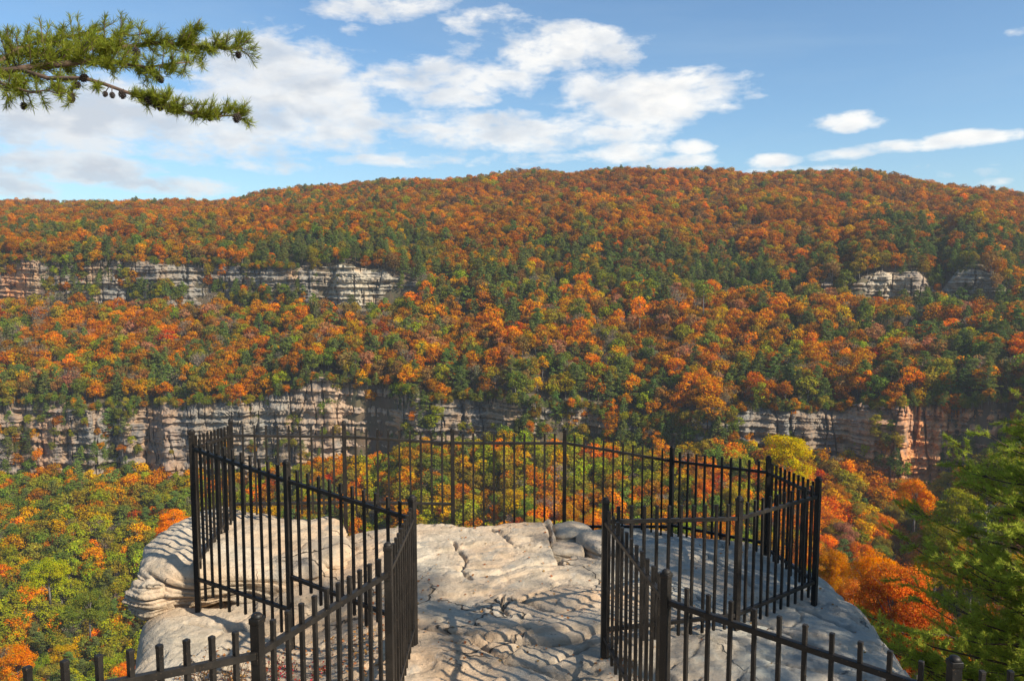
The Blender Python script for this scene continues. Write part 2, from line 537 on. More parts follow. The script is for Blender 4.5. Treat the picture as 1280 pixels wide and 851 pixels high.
# cliffs: layered faces with ledges, standing a little proud of the terrain step
def cliff_shape(which, u, t):
    """u: 1-D bearings, t: column of heights 0..1 -> X at the cliff line, front Y, z"""
    k = column(u)
    if which == 'u':
        Zc, top, bot = k['zu'] + 9.5, k['ut'] + 1.0, k['ub'] - 3
    else:
        Zc, top, bot = k['zl'] + 9.5, k['lt'] + 1.0, k['lb'] - 5
    z = bot[None] + (top - bot)[None] * t
    X = (u * Zc)[None] + 0 * z
    s = X
    zz = z + 1.6 * P1.fbm(s / 40, z / 60, 3)
    lay = P2.fbm(zz / 3.2, s / 160, 4, .6)
    lay2 = np.sign(lay) * np.abs(lay) ** .6
    joints = P3.fbm(s / 15 + .15 * lay, z / 90, 4)
    jj = np.abs(P4.fbm(s / 9.0, z / 60, 3))
    butt = P4.fbm(s / 42, z / 200 + 2, 3)
    lay3 = P3.fbm(zz / 1.1, s / 30, 3, .6)
    x = 3.2 * joints + 11 * butt + 3.4 * (1 - t) + 1.5
    d = 5.6 + .5 * (x + np.sqrt(x * x + 20)) + 2.2 * lay2 + 1.1 * lay3 - 2.4 * (1 - sstep(0, .06, jj)) + 2.2 * P1.fbm(s / 5, z / 4, 4)
    roundt = sstep(.86, 1.0, t)
    Y = Zc[None] - d + 3.0 * roundt
    return X, Y, z, Zc

def cliff(name, which, label):
    n = 1300
    u = np.linspace(-.85, .85, n)
    rows = 64
    t = np.linspace(0, 1, rows)[:, None]
    X, Y, z, Zc = cliff_shape(which, u, t)
    s = X
    Xn = X * (Y / Zc[None])
    me = np_mesh(name, np.stack([Xn, Y, z], -1).reshape(-1, 3), grid_faces(rows, n), [M_CLIFF], False)
    px = 640 + 1000 * u
    def bumpf(c, h): return np.exp(-((px - c) / h) ** 2)
    if which == 'u':
        st = .9 * bumpf(18, 22) + .25 * bumpf(1130, 60)
        pale = 1.25 * bumpf(450, 50) + .1 * bumpf(150, 60) + .9 * bumpf(1115, 40) + .8 * bumpf(1215, 40) + .12 * bumpf(300, 60)
    else:
        st = 1.3 * bumpf(1165, 70) + .8 * bumpf(1240, 45) + .55 * bumpf(440, 60) + .3 * bumpf(40, 50) + .35 * bumpf(190, 30)
        pale = .6 * bumpf(450, 65) + .45 * bumpf(715, 50) + .2 * bumpf(300, 60) + .25 * bumpf(1230, 50) + .25 * bumpf(620, 30)
    for nm, arr in (('stain', st), ('pale', pale)):
        a = me.attributes.new(nm, 'FLOAT', 'POINT')
        v = np.clip(arr[None] * (.75 + .6 * P2.fbm(s / 25, z / 25, 3)), 0, 1).astype(np.float32)
        a.data.foreach_set('value', v.ravel())
    o = link_mesh(name, me)
    tag(o, label, 'cliff', None, 'structure')
    return o

cliff('upper_cliff', 'u', 'grey rock band high on the far side below the wooded ridge')
cliff('lower_cliff', 'l', 'taller layered rock wall with orange stains lower on the far side')

# ------------------------------------------------------------------ trees
def leaf_quads(cen, nrm, size, rng, aspect=1.0, fold=False):
    n = len(cen)
    nrm = nrm / np.maximum(np.linalg.norm(nrm, axis=1, keepdims=True), 1e-6)
    r = rng.normal(size=(n, 3))
    t = np.cross(nrm, r); t /= np.maximum(np.linalg.norm(t, axis=1, keepdims=True), 1e-6)
    b = np.cross(nrm, t)
    s = np.asarray(size).reshape(-1, 1) * np.ones((n, 1))
    a = t * s * .5 * aspect; c = b * s * .5
    v = np.stack([cen - a, cen - c * .8 + nrm * s * .06, cen + a, cen + c * .8 - nrm * s * .04], 1).reshape(-1, 3)
    return v, np.arange(4 * n).reshape(-1, 4)


def tube(bm, pts, rads, seg=6):
    prev = None
    rings = []
    for i, p in enumerate(pts):
        p = Vector(p)
        d = (Vector(pts[min(i + 1, len(pts) - 1)]) - Vector(pts[max(i - 1, 0)]))
        if d.length < 1e-6: d = Vector((0, 0, 1))
        d.normalize()
        ref = Vector((1, 0, 0)) if abs(d.x) < .8 else Vector((0, 1, 0))
        a = d.cross(ref).normalized(); b = d.cross(a)
        rings.append([bm.verts.new(p + (a * math.cos(2 * math.pi * k / seg) + b * math.sin(2 * math.pi * k / seg)) * rads[i]) for k in range(seg)])
    for r0, r1 in zip(rings, rings[1:]):
        for k in range(seg):
            bm.faces.new((r0[k], r0[(k + 1) % seg], r1[(k + 1) % seg], r1[k]))
    bm.faces.new(list(reversed(rings[0]))); bm.faces.new(rings[-1])


def bm_mesh(name, bm, mats, smooth=True):
    me = bpy.data.meshes.new(name)
    bmesh.ops.recalc_face_normals(bm, faces=bm.faces)
    bm.to_mesh(me); bm.free()
    for m in mats: me.materials.append(m)
    if smooth:
        me.polygons.foreach_set('use_smooth', [True] * len(me.polygons))
    me.update()
    return me


def broad_proto(seed, nleaf, leaf, sparse=False, shape=1.0, hi=False):
    """unit: metres, a 12 m tree, base at z=0"""
    rng = np.random.RandomState(seed)
    H = 12.0
    Rc = 4.0 * rng.uniform(.85, 1.1)
    nl = rng.randint(15, 22) if not hi else rng.randint(24, 32)
    lob = []
    for i in range(nl):
        a = rng.uniform(0, 2 * np.pi)
        zz = rng.beta(1.3, 1.2)
        rad = Rc * math.sqrt(max(.05, 1 - (abs(zz - .38) / .72) ** 2)) * rng.uniform(.45, .9)
        lob.append((math.cos(a) * rad, math.sin(a) * rad, 4.2 + zz * 6.4 * shape, rng.uniform(1.0, 1.9) * (.85 if hi else 1)))
    lob.append((rng.uniform(-.6, .6), rng.uniform(-.6, .6), 10.2 * shape, 1.7))
    L = np.array(lob)
    # leaves
    idx = rng.randint(0, len(L), nleaf)
    d = rng.normal(size=(nleaf, 3)); d[:, 2] += .35
    d /= np.linalg.norm(d, axis=1, keepdims=True)
    rr = L[idx, 3] * rng.uniform(.62, 1.12, nleaf) * (1 + .18 * np.sin(d[:, 0] * 5 + idx) * np.cos(d[:, 1] * 6))
    c = L[idx, :3] + d * rr[:, None] * np.array([1.1, 1.1, .85])
    keep = np.ones(nleaf, bool)
    for k in range(len(L)):
        q = (c - L[k, :3]) / np.array([1.1, 1.1, .85])
        keep &= ~((np.linalg.norm(q, axis=1) < L[k, 3] * .55) & (idx != k))
    c, d = c[keep], d[keep]
    nrm = d + rng.normal(size=d.shape) * .45
    v, f = leaf_quads(c, nrm, leaf * rng.uniform(.6, 1.3, len(c)), rng)
    crown = np_mesh('broadleaf_crown', v, f, [M_LEAF])
    bm = bmesh.new()
    top = Vector((rng.uniform(-.4, .4), rng.uniform(-.4, .4), 9.0))
    tube(bm, [(0, 0, -1.5), (0.03, 0, 1.5), (.1, .05, 4.5), top * .8, top], [.26, .2, .16, .09, .03], 6)
    for k in range(len(L)):
        if (sparse or hi or k % 2 == 0):
            z0 = max(2.5, L[k, 2] - 3.2)
            z0 = min(z0, 7.8)
            p0 = Vector((.1, .05, z0)); p1 = Vector(L[k, :3]) ; mid = (p0 + p1) / 2 + Vector((0, 0, -.25))
            tube(bm, [p0, mid, p1], [.085, .055, .02], 4)
            if sparse or hi:
                for j in range(3):
                    q = p1 + Vector(rng.normal(size=3)) * .9 + Vector((0, 0, .5))
                    tube(bm, [mid.lerp(p1, .6), q], [.03, .01], 3)
    trunk = bm_mesh('broadleaf_trunk', bm, [M_GREYBARK])
    return crown, trunk


def pine_proto(seed, nleaf, leaf, hi=False):
    rng = np.random.RandomState(seed)
    H = 13.5
    pts, nr = [], []
    bm = bmesh.new()
    lean = rng.uniform(-.5, .5, 2)
    tube(bm, [(0, 0, -1.5), (lean[0] * .3, lean[1] * .3, 5), (lean[0], lean[1], H - .6)], [.22, .15, .03], 6)
    tiers = 13
    clumps = []
    for i in range(tiers):
        t = i / (tiers - 1)
        z = 3.2 + t * (H - 3.6)
        rmax = 3.4 * (1 - t) ** .6 + .5
        nb = rng.randint(4, 7)
        for b in range(nb):
            a = rng.uniform(0, 2 * np.pi)
            rr = rmax * rng.uniform(.55, 1.1)
            p0 = np.array([lean[0] * t, lean[1] * t, z])
            p1 = p0 + np.array([math.cos(a) * rr, math.sin(a) * rr, rng.uniform(.1, .6)])
            if hi or b < 3:
                tube(bm, [p0, (p0 + p1) / 2 + [0, 0, -.05], p1], [.045, .03, .012], 3)
            for s in (.45, .75, 1.0):
                clumps.append(np.append(p0 + (p1 - p0) * s + rng.normal(size=3) * .15, .55 * rng.uniform(.7, 1.2)))
    clumps.append(np.array([lean[0], lean[1], H - .3, .5]))
    L = np.array(clumps)
    idx = rng.randint(0, len(L), nleaf)
    d = rng.normal(size=(nleaf, 3)); d[:, 2] *= .75; d[:, 2] += .25
    d /= np.linalg.norm(d, axis=1, keepdims=True)
    c = L[idx, :3] + d * (L[idx, 3] * rng.uniform(.3, 1.1, nleaf))[:, None] * np.array([1.25, 1.25, .6])
    nrm = d + rng.normal(size=d.shape) * .6
    v, f = leaf_quads(c, nrm, leaf * rng.uniform(.6, 1.3, len(c)), rng, .55)
    return np_mesh('pine_crown', v, f, [M_PINEF]), bm_mesh('pine_trunk', bm, [M_BARK])


LO_B = [broad_proto(10 + i, 1500, .62, shape=s) for i, s in enumerate((1, 1.08, .92, 1, 1.05))]
LO_BARE = [broad_proto(30 + i, 520, .42, sparse=True) for i in range(2)]
LO_P = [pine_proto(40 + i, 1900, .62) for i in range(3)]
HI_B = [broad_proto(50 + i, 15000, .27, shape=s, hi=True) for i, s in enumerate((1, 1.06, .94, 1.02, .97, 1.04))]
HI_BARE = [broad_proto(70 + i, 2600, .20, sparse=True, hi=True) for i in range(2)]
XHI_B = [broad_proto(90 + i, 42000, .15, hi=True) for i in range(2)]
HI_P = [pine_proto(80 + i, 11000, .30, hi=True) for i in range(3)]

COL = {   # leaf reflectance
    'rust': (.40, .15, .028), 'brown': (.30, .155, .055), 'orange': (.58, .215, .026), 'bright orange': (.70, .215, .014), 'gold': (.56, .31, .026),
    'olive': (.28, .21, .034), 'yellow green': (.31, .285, .03), 'green': (.165, .185, .034), 'coral': (.55, .165, .055), 'red': (.42, .085, .03), 'pink': (.42, .19, .10),
    'bare': (.27, .20, .14), 'pine': (.13, .155, .036)}
KINDS = list(COL)
COLA = np.array([COL[k] for k in KINDS])

def weights(x, y, zone, t, cl):
    """x,y photo place of the crown; t distance above the nearest cliff lip"""
    W = dict.fromkeys(KINDS, 0.0)
    if zone == 'hill':
        W.update(rust=.44, brown=.14, orange=.24, gold=.04, olive=.13, green=.012, pine=.015, **{'yellow green': .02, 'bright orange': .035})
        if t < 62 + 70 * cl: W.update(pine=.8, olive=.3, rust=.16, orange=.07, brown=.12, green=.1)
        if x < 300 and t < 150: W.update(pine=.25, orange=.25, rust=.4)
        if 300 < x < 500 and y < 290: W.update(pine=.12, olive=.22)
        if cl > .15: W['pine'] *= 1.4
        if x > 1150 and y > 270: W.update(pine=.6)
    elif zone == 'slope':
        W.update(rust=.28, brown=.12, orange=.32, gold=.06, olive=.10, green=.07, pine=.14, bare=.14, red=.008, pink=.04, **{'yellow green': .09, 'bright orange': .06})
        if 400 < x < 1000 and y < 385: W.update(pine=.8)
        if x > 1000: W.update(pine=.60, orange=.2, green=.12)
        if x > 850 and x < 1080: W.update(orange=.35, rust=.4, pine=.08, bare=.15, pink=.05)
        if 650 < x < 900 and y > 450: W.update(green=.25, pine=.5)
        if t < 26: W.update(pine=.75, green=.25, olive=.2)
        if cl > .08: W['pine'] *= 2.2; W['green'] *= 1.8
        if cl < -.12: W['pine'] *= .3
    else:
        if x < 420:
            W.update(orange=.2, gold=.12, olive=.2, green=.16, pine=.12, bare=.06, red=.02, rust=.12, **{'yellow green': .26, 'bright orange': .06})
            if y > 660: W.update(orange=.06, gold=.07, rust=.03, red=.0, green=.3, olive=.28, **{'yellow green': .65})
        elif x < 950:
            W.update(orange=.26, gold=.22, olive=.12, green=.14, pine=.04, bare=.08, red=.02, rust=.1, **{'yellow green': .28, 'bright orange': .18})
        else:
            W.update(orange=.40, gold=.20, olive=.10, green=.06, pine=.02, bare=.06, red=.015, rust=.12, pink=.05, **{'yellow green': .10, 'bright orange': .34})
        if x > 1190: W.update(green=.2, orange=.2, gold=.2, pine=.05, **{'yellow green': .35, 'bright orange': .12})
    return np.array([W[k] for k in KINDS])


def scatter():
    rng = np.random.RandomState(5)
    out = []
    def region(y0, y1, sp, umax=.78):
        nx = int(2 * umax * y1 / sp); ny = int((y1 - y0) / sp)
        gy, gx = np.meshgrid(y0 + (np.arange(ny) + .5) * sp, -umax * y1 + (np.arange(nx) + .5) * sp, indexing='ij')
        gx = gx + rng.uniform(-.48, .48, gx.shape) * sp; gy = gy + rng.uniform(-.48, .48, gy.shape) * sp
        m = (np.abs(gx / gy) < umax) & (gy > y0)
        return gx[m], gy[m]
    X, Y = region(150, 1010, 5.9)
    Xn_, Yn_ = region(78, 150, 8.5); mm = np.abs(Xn_ / Yn_) > .44; X = np.concatenate([X, Xn_[mm]]); Y = np.concatenate([Y, Yn_[mm]])
    X2, Y2 = region(150, 540, 8.2)         # slopes are steep: thicken them
    X = np.concatenate([X, X2]); Y = np.concatenate([Y, Y2])
    u = X / Y
    k = column(u)
    Z = terrain_z(X, Y)
    inl = (Y > k['zl'] - 6.5) & (Y < k['zl'] + 1.5)
    hu = (k['ut'] - k['ub'])
    inu = (Y > k['zu'] - 6.5) & (Y < k['zu'] + 1.5) & (hu > 7)
    ok = ~inl & ~inu & (Y < k['zr'] + 30)
    # sparse shrubs and trees on the ledges in front of the lower cliff
    X, Y, Z, u = X[ok], Y[ok], Z[ok], u[ok]
    k = {a: b[ok] for a, b in k.items()}
    cl = P3.fbm(X / 45, Y / 45, 3)
    n = len(X)
    H = .62 + .66 * rng.beta(2.2, 1.8, n)
    zone = np.where(Y > k['zu'], 0, np.where(Y > k['zl'], 1, 2))
    H = np.where(zone == 0, H * .88, H)
    t = np.where(zone == 0, Y - k['zu'], np.where(zone == 1, Y - k['zl'], 999))
    px, py = np.empty(n), np.empty(n)
    cy, sy = math.cos(PITCH), math.sin(PITCH)
    zt = Z + 11 * H
    dep = Y * cy - zt * sy; up = Y * sy + zt * cy
    px = 640 + FPX * X / dep; py = 425.5 - FPX * up / dep
    kind = np.empty(n, int)
    drift = np.stack([P4.fbm(X / 55 + 31 * q_, Y / 55 - 17 * q_, 3) for q_ in range(len(KINDS))], 1)
    drift = np.exp(2.6 * drift)
    r = rng.rand(n)
    for i in range(n):
        w_ = weights(px[i], py[i], ('hill', 'slope', 'talus')[zone[i]], t[i], cl[i]) * drift[i]
        cw = np.cumsum(w_); kind[i] = int(np.searchsorted(cw, r[i] * cw[-1]))
    return X, Y, Z, H, kind, px, py, zone, rng


X, Y, Z, H, KD, PX, PY, ZONE, rng = scatter()
PINE, BARE = KINDS.index('pine'), KINDS.index('bare')
# small trees clinging in front of the far cliffs and on their ledges
def ledge_trees():
    r = np.random.RandomState(9)
    xs, ys, zs, hs, ks = [], [], [], [], []
    for lo, hi, n, which in ((-.66, .70, 700, 'l'), (-.66, -.26, 260, 'u'), (.40, .66, 26, 'u')):
        for i in range(n):
            u = r.uniform(lo, hi)
            k = column(np.array([u]))
            zc, top, bot = (k['zl'][0], k['lt'][0], k['lb'][0]) if which == 'l' else (k['zu'][0], k['ut'][0], k['ub'][0])
            px = 640 + 1000 * u
            open_ = (375 < px < 500) or (560 < px < 650) or (930 < px < 1100) or (1140 < px < 1280) or (160 < px < 370)
            f = r.uniform(.0, .45 if open_ else .9)
            if which == 'u': open_ = (370 < px < 500) or (1080 < px < 1150)
            if open_ and r.rand() < (.62 if which == 'l' else .3): continue
            if not open_ and mn.noise(Vector((px / 55.0, f * 1.5, 3.0 if which == 'l' else 9.0))) < -.22: continue
            Yc = float(cliff_shape(which, np.array([u]), np.array([[max(0.0, f - .04)]]))[1][0, 0]) + .2
            xs.append(u * Yc); ys.append(Yc); zs.append(bot + (top - bot) * f - 1.0); hs.append(r.uniform(.3, .62) if open_ else r.uniform(.4, .85))
            ks.append(r.choice([PINE, KINDS.index('green'), KINDS.index('olive'), KINDS.index('rust'), BARE, KINDS.index('yellow green'), KINDS.index('orange')], p=[.40, .18, .12, .08, .07, .08, .07]))
    for which, n, lo, hi in (('l', 760, -.68, .70), ('u', 260, -.68, -.27)):     # brush right along the lips
        u = r.uniform(lo, hi, n); k = column(u)
        zc = k['zl'] if which == 'l' else k['zu']
        Yc = zc + r.uniform(-1.5, 5.0, n)
        top = (k['lt'] if which == 'l' else k['ut'])
        for a_, b_, c_ in zip(u, Yc, top):
            xs.append(a_ * b_); ys.append(b_); zs.append(c_ - 1.6); hs.append(r.uniform(.25, .58))
            ks.append(r.choice([PINE, KINDS.index('green'), KINDS.index('olive'), KINDS.index('rust'), KINDS.index('yellow green'), KINDS.index('orange'), KINDS.index('brown')], p=[.34, .16, .16, .1, .08, .1, .06]))
    return map(np.array, (xs, ys, zs, hs, ks))
lx, ly, lz, lh, lk = ledge_trees()
def pxy(X, Y, Z):
    cy, sy = math.cos(PITCH), math.sin(PITCH)
    dep = Y * cy - Z * sy; up = Y * sy + Z * cy
    return 640 + FPX * X / dep, 425.5 - FPX * up / dep
lpx, lpy = pxy(lx, ly, lz + 11 * lh)
X = np.concatenate([X, lx]); Y = np.concatenate([Y, ly]); Z = np.concatenate([Z, lz]); H = np.concatenate([H, lh]); KD = np.concatenate([KD, lk])
PX = np.concatenate([PX, lpx]); PY = np.concatenate([PY, lpy]); ZONE = np.concatenate([ZONE, np.full(len(lx), 3)])
# photo-matched individual trees: px, py of crown top, distance, height factor, kind
EXTRA = [(982, 548, 190, 1.2, 'gold'), (1118, 712, 62, .78, 'coral'), (1068, 728, 70, .62, 'coral'), (1150, 752, 60, .6, 'coral'), (1092, 690, 95, .8, 'bright orange'), (1040, 690, 110, .8, 'orange'), (1128, 780, 58, .5, 'red'),
         (1200, 612, 150, .9, 'yellow green'), (1262, 560, 160, 1.1, 'yellow green'), (1180, 655, 120, .8, 'olive'), (1235, 590, 165, 1.0, 'olive'), (1215, 690, 100, .7, 'coral'), (1170, 690, 120, .7, 'gold'), (1145, 600, 190, 1.0, 'orange'),
         (880, 352, 405, 1.3, 'green'), (800, 372, 400, 1.2, 'bright orange'),
         (215, 640, 250, 1.0, 'bright orange'), (60, 700, 230, 1.05, 'yellow green'), (20, 812, 200, .9, 'bright orange'), (110, 740, 210, 1.0, 'green'), (300, 480, 404, .8, 'bright orange')]
for (ex, ey, D, h, kd) in EXTRA:
    p = at(ex, ey, D)
    zz = p.z - 11.3 * h
    X = np.append(X, p.x); Y = np.append(Y, D); Z = np.append(Z, min(zz, 1e9)); H = np.append(H, h); KD = np.append(KD, KINDS.index(kd)); PX = np.append(PX, ex); PY = np.append(PY, ey); ZONE = np.append(ZONE, 4)
N = len(X)
rng = np.random.RandomState(77)
TINT = COLA[KD] * np.where(ZONE[:, None] == 0, np.array([[.98, .95, .88]]), np.array([[1.08, 1.06, .98]])) * rng.uniform(.80, 1.22, (N, 1)) * (1 + rng.uniform(-.12, .12, (N, 3)))
ROT = rng.uniform(0, 6.283, N)
SCL = np.stack([H * rng.uniform(.88, 1.32, N), H * rng.uniform(.88, 1.32, N), H], 1)
size_px = 8 * H / Y * 1000
inframe = (PX > -15) & (PX < 1295) & (PY > 200) & (PY < 843)
hidden = (PX > 175) & (PX < 1125) & (PY > 745)
hidden |= (PX > 520) & (PX < 760) & (PY > 665)
cand = inframe & ~hidden
isP = KD == PINE
selB = np.where(cand & ~isP)[0]; selB = selB[np.argsort(-size_px[selB])][:298]
selP = np.where(cand & isP)[0]; selP = selP[np.argsort(-size_px[selP])][:120]
indiv = np.zeros(N, bool); indiv[selB] = True; indiv[selP] = True

WORD = {'rust': 'rust brown', 'brown': 'dull brown', 'orange': 'orange', 'bright orange': 'bright orange', 'gold': 'golden yellow', 'olive': 'olive', 'yellow green': 'yellow green',
        'green': 'leafy green', 'red': 'deep red', 'coral': 'coral orange', 'pink': 'pale salmon', 'bare': 'nearly bare grey', 'pine': 'dark green'}
def place_words(i):
    z, x, y = ZONE[i], PX[i], PY[i]
    def pick_(opts):
        for lim, txt in opts:
            if x < lim: return txt
        return opts[-1][1]
    if z == 3:
        hi = Y[i] > column(np.array([X[i] / Y[i]]))['zl'][0] + 15
        if hi: return pick_([(180, 'on upper rock band, far left'), (370, 'on upper rock band, left part'), (640, 'beside the pale upper rock'), (9999, 'on upper rock band at right')])
        return pick_([(240, 'on lower rock wall left of railing'), (375, 'on lower rock wall above railing corner'), (520, 'on pale stained part of lower wall'), (700, 'on lower rock wall above far railing'), (900, 'on lower rock wall, overgrown part'),
                      (1100, 'on grey right half of lower wall'), (9999, 'on orange stained end of lower wall')])
    if z == 1:
        return pick_([(170, 'between rock bands, far left'), (330, 'between rock bands, left part'), (500, 'between rock bands below pale upper rock'), (660, 'between rock bands, left of middle'), (820, 'between rock bands, right of middle'),
                      (960, 'on far slope, inner right part'), (1110, 'on far slope under right upper rocks'), (9999, 'on far slope at right edge')])
    if z == 0: return 'on the hill above upper rock band'
    if x < 240:
        if y > 700: return 'in the gorge beside the left boulders'
        return pick_([(120, 'below rock wall at left edge' if y < 640 else 'in the gorge at left edge'), (9999, 'below rock wall, left of railing' if y < 640 else 'in the gorge above left boulders')])
    if x < 960: return 'below wall, ' + pick_([(330, 'behind left corner of railing'), (430, 'behind first far railing panel'), (565, 'behind second far railing panel'), (706, 'behind third far railing panel'), (840, 'behind fourth far railing panel'), (9999, 'behind fifth far railing panel')])
    if y < 620: return pick_([(1060, 'just above the railing right corner'), (1170, 'under the orange stained cliff'), (9999, 'at right edge under the cliff')])
    return pick_([(1060, 'just right of the railing'), (1130, 'above the rock shoulder at right'), (1200, 'beside the corner pine'), (9999, 'behind the corner pine')])
ORD = ['first', 'second', 'third', 'fourth', 'fifth', 'sixth', 'seventh', 'eighth', 'ninth', 'tenth', 'eleventh', 'twelfth', 'thirteenth', 'fourteenth', 'fifteenth', 'sixteenth', 'seventeenth', 'eighteenth', 'nineteenth', 'twentieth'] + ['twenty-' + q_ for q_ in ('first', 'second', 'third', 'fourth', 'fifth', 'sixth', 'seventh', 'eighth', 'ninth')] + ['thirtieth'] + ['thirty-' + q_ for q_ in ('first', 'second', 'third', 'fourth', 'fifth', 'sixth', 'seventh', 'eighth', 'ninth')]
TREE_TAGS = []
def finish_tree_labels():
    by = {}
    for (o, i, kd, sp) in TREE_TAGS:
        by.setdefault((WORD[kd], sp, place_words(i)), []).append((PX[i], o))
    for (wd, sp, pl), lst in by.items():
        lst.sort(key=lambda q: q[0])
        for n_, (x_, o) in enumerate(lst):
            if len(lst) == 1: o['label'] = '%s %s %s' % (wd, sp, pl)
            else: o['label'] = '%s %s %s from the left, %s' % (ORD[min(n_, 38)], wd, sp, pl)
            o['group'] = '%ss %s' % (sp, pl)

def place_tree(i):
    kd = KINDS[KD[i]]
    near = size_px[i] > 20
    if kd == 'pine':
        cr, tr = (HI_P if near else LO_P)[i % 3]; nm, cat, sp = 'pine_tree', 'pine tree', 'pine'
    elif kd == 'bare':
        cr, tr = (HI_BARE if near else LO_BARE)[i % 2]; nm, cat, sp = 'broadleaf_tree', 'tree', 'tree'
    elif Y[i] < 125:
        cr, tr = XHI_B[i % 2]; nm, cat, sp = 'broadleaf_tree', 'tree', 'tree'
    else:
        cr, tr = (HI_B if near else LO_B)[i % (6 if near else 5)]; nm, cat, sp = 'broadleaf_tree', 'tree', 'tree'
    o = empty(nm, (X[i], Y[i], Z[i]), ROT[i])
    o.scale = SCL[i]
    o['category'] = cat; TREE_TAGS.append((o, i, kd, sp))
    c = link_mesh('crown', cr, o); c['tint'] = [float(v) for v in TINT[i]]
    link_mesh('trunk', tr, o)
    return o
for i in np.where(indiv)[0]:
    place_tree(int(i))

# the rest of the forest: two masses that nobody could count
def forest_stuff(name, sel_sets, protos):
    """one object per mass: geometry-node instances of the crown meshes, tinted per instance"""
    pts, tint, rot, scl, pick = [], [], [], [], []
    for kk, sel in enumerate(sel_sets):
        pts.append(np.stack([X[sel], Y[sel], Z[sel]], 1)); tint.append(TINT[sel]); rot.append(ROT[sel]); scl.append(SCL[sel]); pick.append(sel % len(protos[kk]) + sum(len(p) for p in protos[:kk]))
    pts = np.concatenate(pts); tint = np.concatenate(tint); rot = np.concatenate(rot); scl = np.concatenate(scl); pick = np.concatenate(pick)
    me = bpy.data.meshes.new(name)
    me.vertices.add(len(pts)); me.vertices.foreach_set('co', pts.astype(np.float32).ravel())
    for nm, ty, arr in (('tint', 'FLOAT_VECTOR', tint), ('rz', 'FLOAT', rot), ('sc', 'FLOAT_VECTOR', scl), ('pick', 'INT', pick)):
        a = me.attributes.new(nm, ty, 'POINT')
        a.data.foreach_set('vector' if ty == 'FLOAT_VECTOR' else 'value', np.asarray(arr, dtype=np.int32 if ty == 'INT' else np.float32).ravel())
    me.update()
    o = link_mesh(name, me)
    ng = bpy.data.node_groups.new(name, 'GeometryNodeTree')
    ng.interface.new_socket('Geometry', in_out='INPUT', socket_type='NodeSocketGeometry')
    ng.interface.new_socket('Geometry', in_out='OUTPUT', socket_type='NodeSocketGeometry')
    gi = ng.nodes.new('NodeGroupInput'); go = ng.nodes.new('NodeGroupOutput')
    gt = ng.nodes.new('GeometryNodeGeometryToInstance')
    src = forest_sources
    flat = [pp for p in protos for pp in p]
    for pp in reversed(flat):
        ob = src[pp[0].name]
        oi = ng.nodes.new('GeometryNodeObjectInfo'); oi.inputs['Object'].default_value = ob[0]; oi.transform_space = 'ORIGINAL'
        ot = ng.nodes.new('GeometryNodeObjectInfo'); ot.inputs['Object'].default_value = ob[1]; ot.transform_space = 'ORIGINAL'
        jn = ng.nodes.new('GeometryNodeJoinGeometry')
        ng.links.new(oi.outputs['Geometry'], jn.inputs[0]); ng.links.new(ot.outputs['Geometry'], jn.inputs[0])
        ng.links.new(jn.outputs[0], gt.inputs[0])
    # order check: the multi-input keeps the order of links; each tree is its own instance
    ip = ng.nodes.new('GeometryNodeInstanceOnPoints')
    ip.inputs['Pick Instance'].default_value = True
    def attr(nm, ty):
        a = ng.nodes.new('GeometryNodeInputNamedAttribute'); a.data_type = ty; a.inputs['Name'].default_value = nm
        return a.outputs[0]
    ng.links.new(gi.outputs[0], ip.inputs['Points'])
    ng.links.new(gt.outputs[0], ip.inputs['Instance'])
    ng.links.new(attr('pick', 'INT'), ip.inputs['Instance Index'])
    cx = ng.nodes.new('ShaderNodeCombineXYZ'); ng.links.new(attr('rz', 'FLOAT'), cx.inputs[2])
    e2r = ng.nodes.new('FunctionNodeEulerToRotation'); ng.links.new(cx.outputs[0], e2r.inputs[0])
    ng.links.new(e2r.outputs[0], ip.inputs['Rotation'])
    ng.links.new(attr('sc', 'FLOAT_VECTOR'), ip.inputs['Scale'])
    ng.links.new(ip.outputs[0], go.inputs[0])
    md = o.modifiers.new('trees', 'NODES'); md.node_group = ng
    return o

# sources: trees that really stand in the scene (crown and trunk objects of visible trees)
forest_sources = {}
def ensure_sources(protos, kindname, zone_ok):
    todo = list(protos)
    pool = np.where(~indiv & (KD == KINDS.index(kindname)) & (Y < 700) & (PX > 0) & (PX < 1280))[0]
    pool = pool[np.argsort(-size_px[pool])]
    for j, pp in enumerate(todo):
        i = int(pool[j]); indiv[i] = True
        o = place_tree(i)
        ch = [c for c in bpy.data.objects if c.parent == o]
        for c in ch:
            c.data = pp[0] if c.name.startswith('crown') else pp[1]
        crown = [c for c in ch if c.name.startswith('crown')][0]; trunk = [c for c in ch if c.name.startswith('trunk')][0]
        forest_sources[pp[0].name] = (crown, trunk)
ensure_sources(LO_B, 'orange', 0)
ensure_sources(LO_BARE, 'bare', 0)
ensure_sources(LO_P, 'pine', 0)
finish_tree_labels()
rest = ~indiv
f1 = forest_stuff('autumn_forest', [np.where(rest & (KD != PINE) & (KD != BARE))[0], np.where(rest & (KD == BARE))[0]], [LO_B, LO_BARE])
tag(f1, 'orange, rust and olive autumn woods covering the far side of the gorge', 'forest', None, 'stuff')
f2 = forest_stuff('pine_forest', [np.where(rest & (KD == PINE))[0]], [LO_P])
tag(f2, 'dark green pines mixed through the woods along the far rock bands', 'forest', None, 'stuff')
print('TREES', N, int(indiv.sum()))

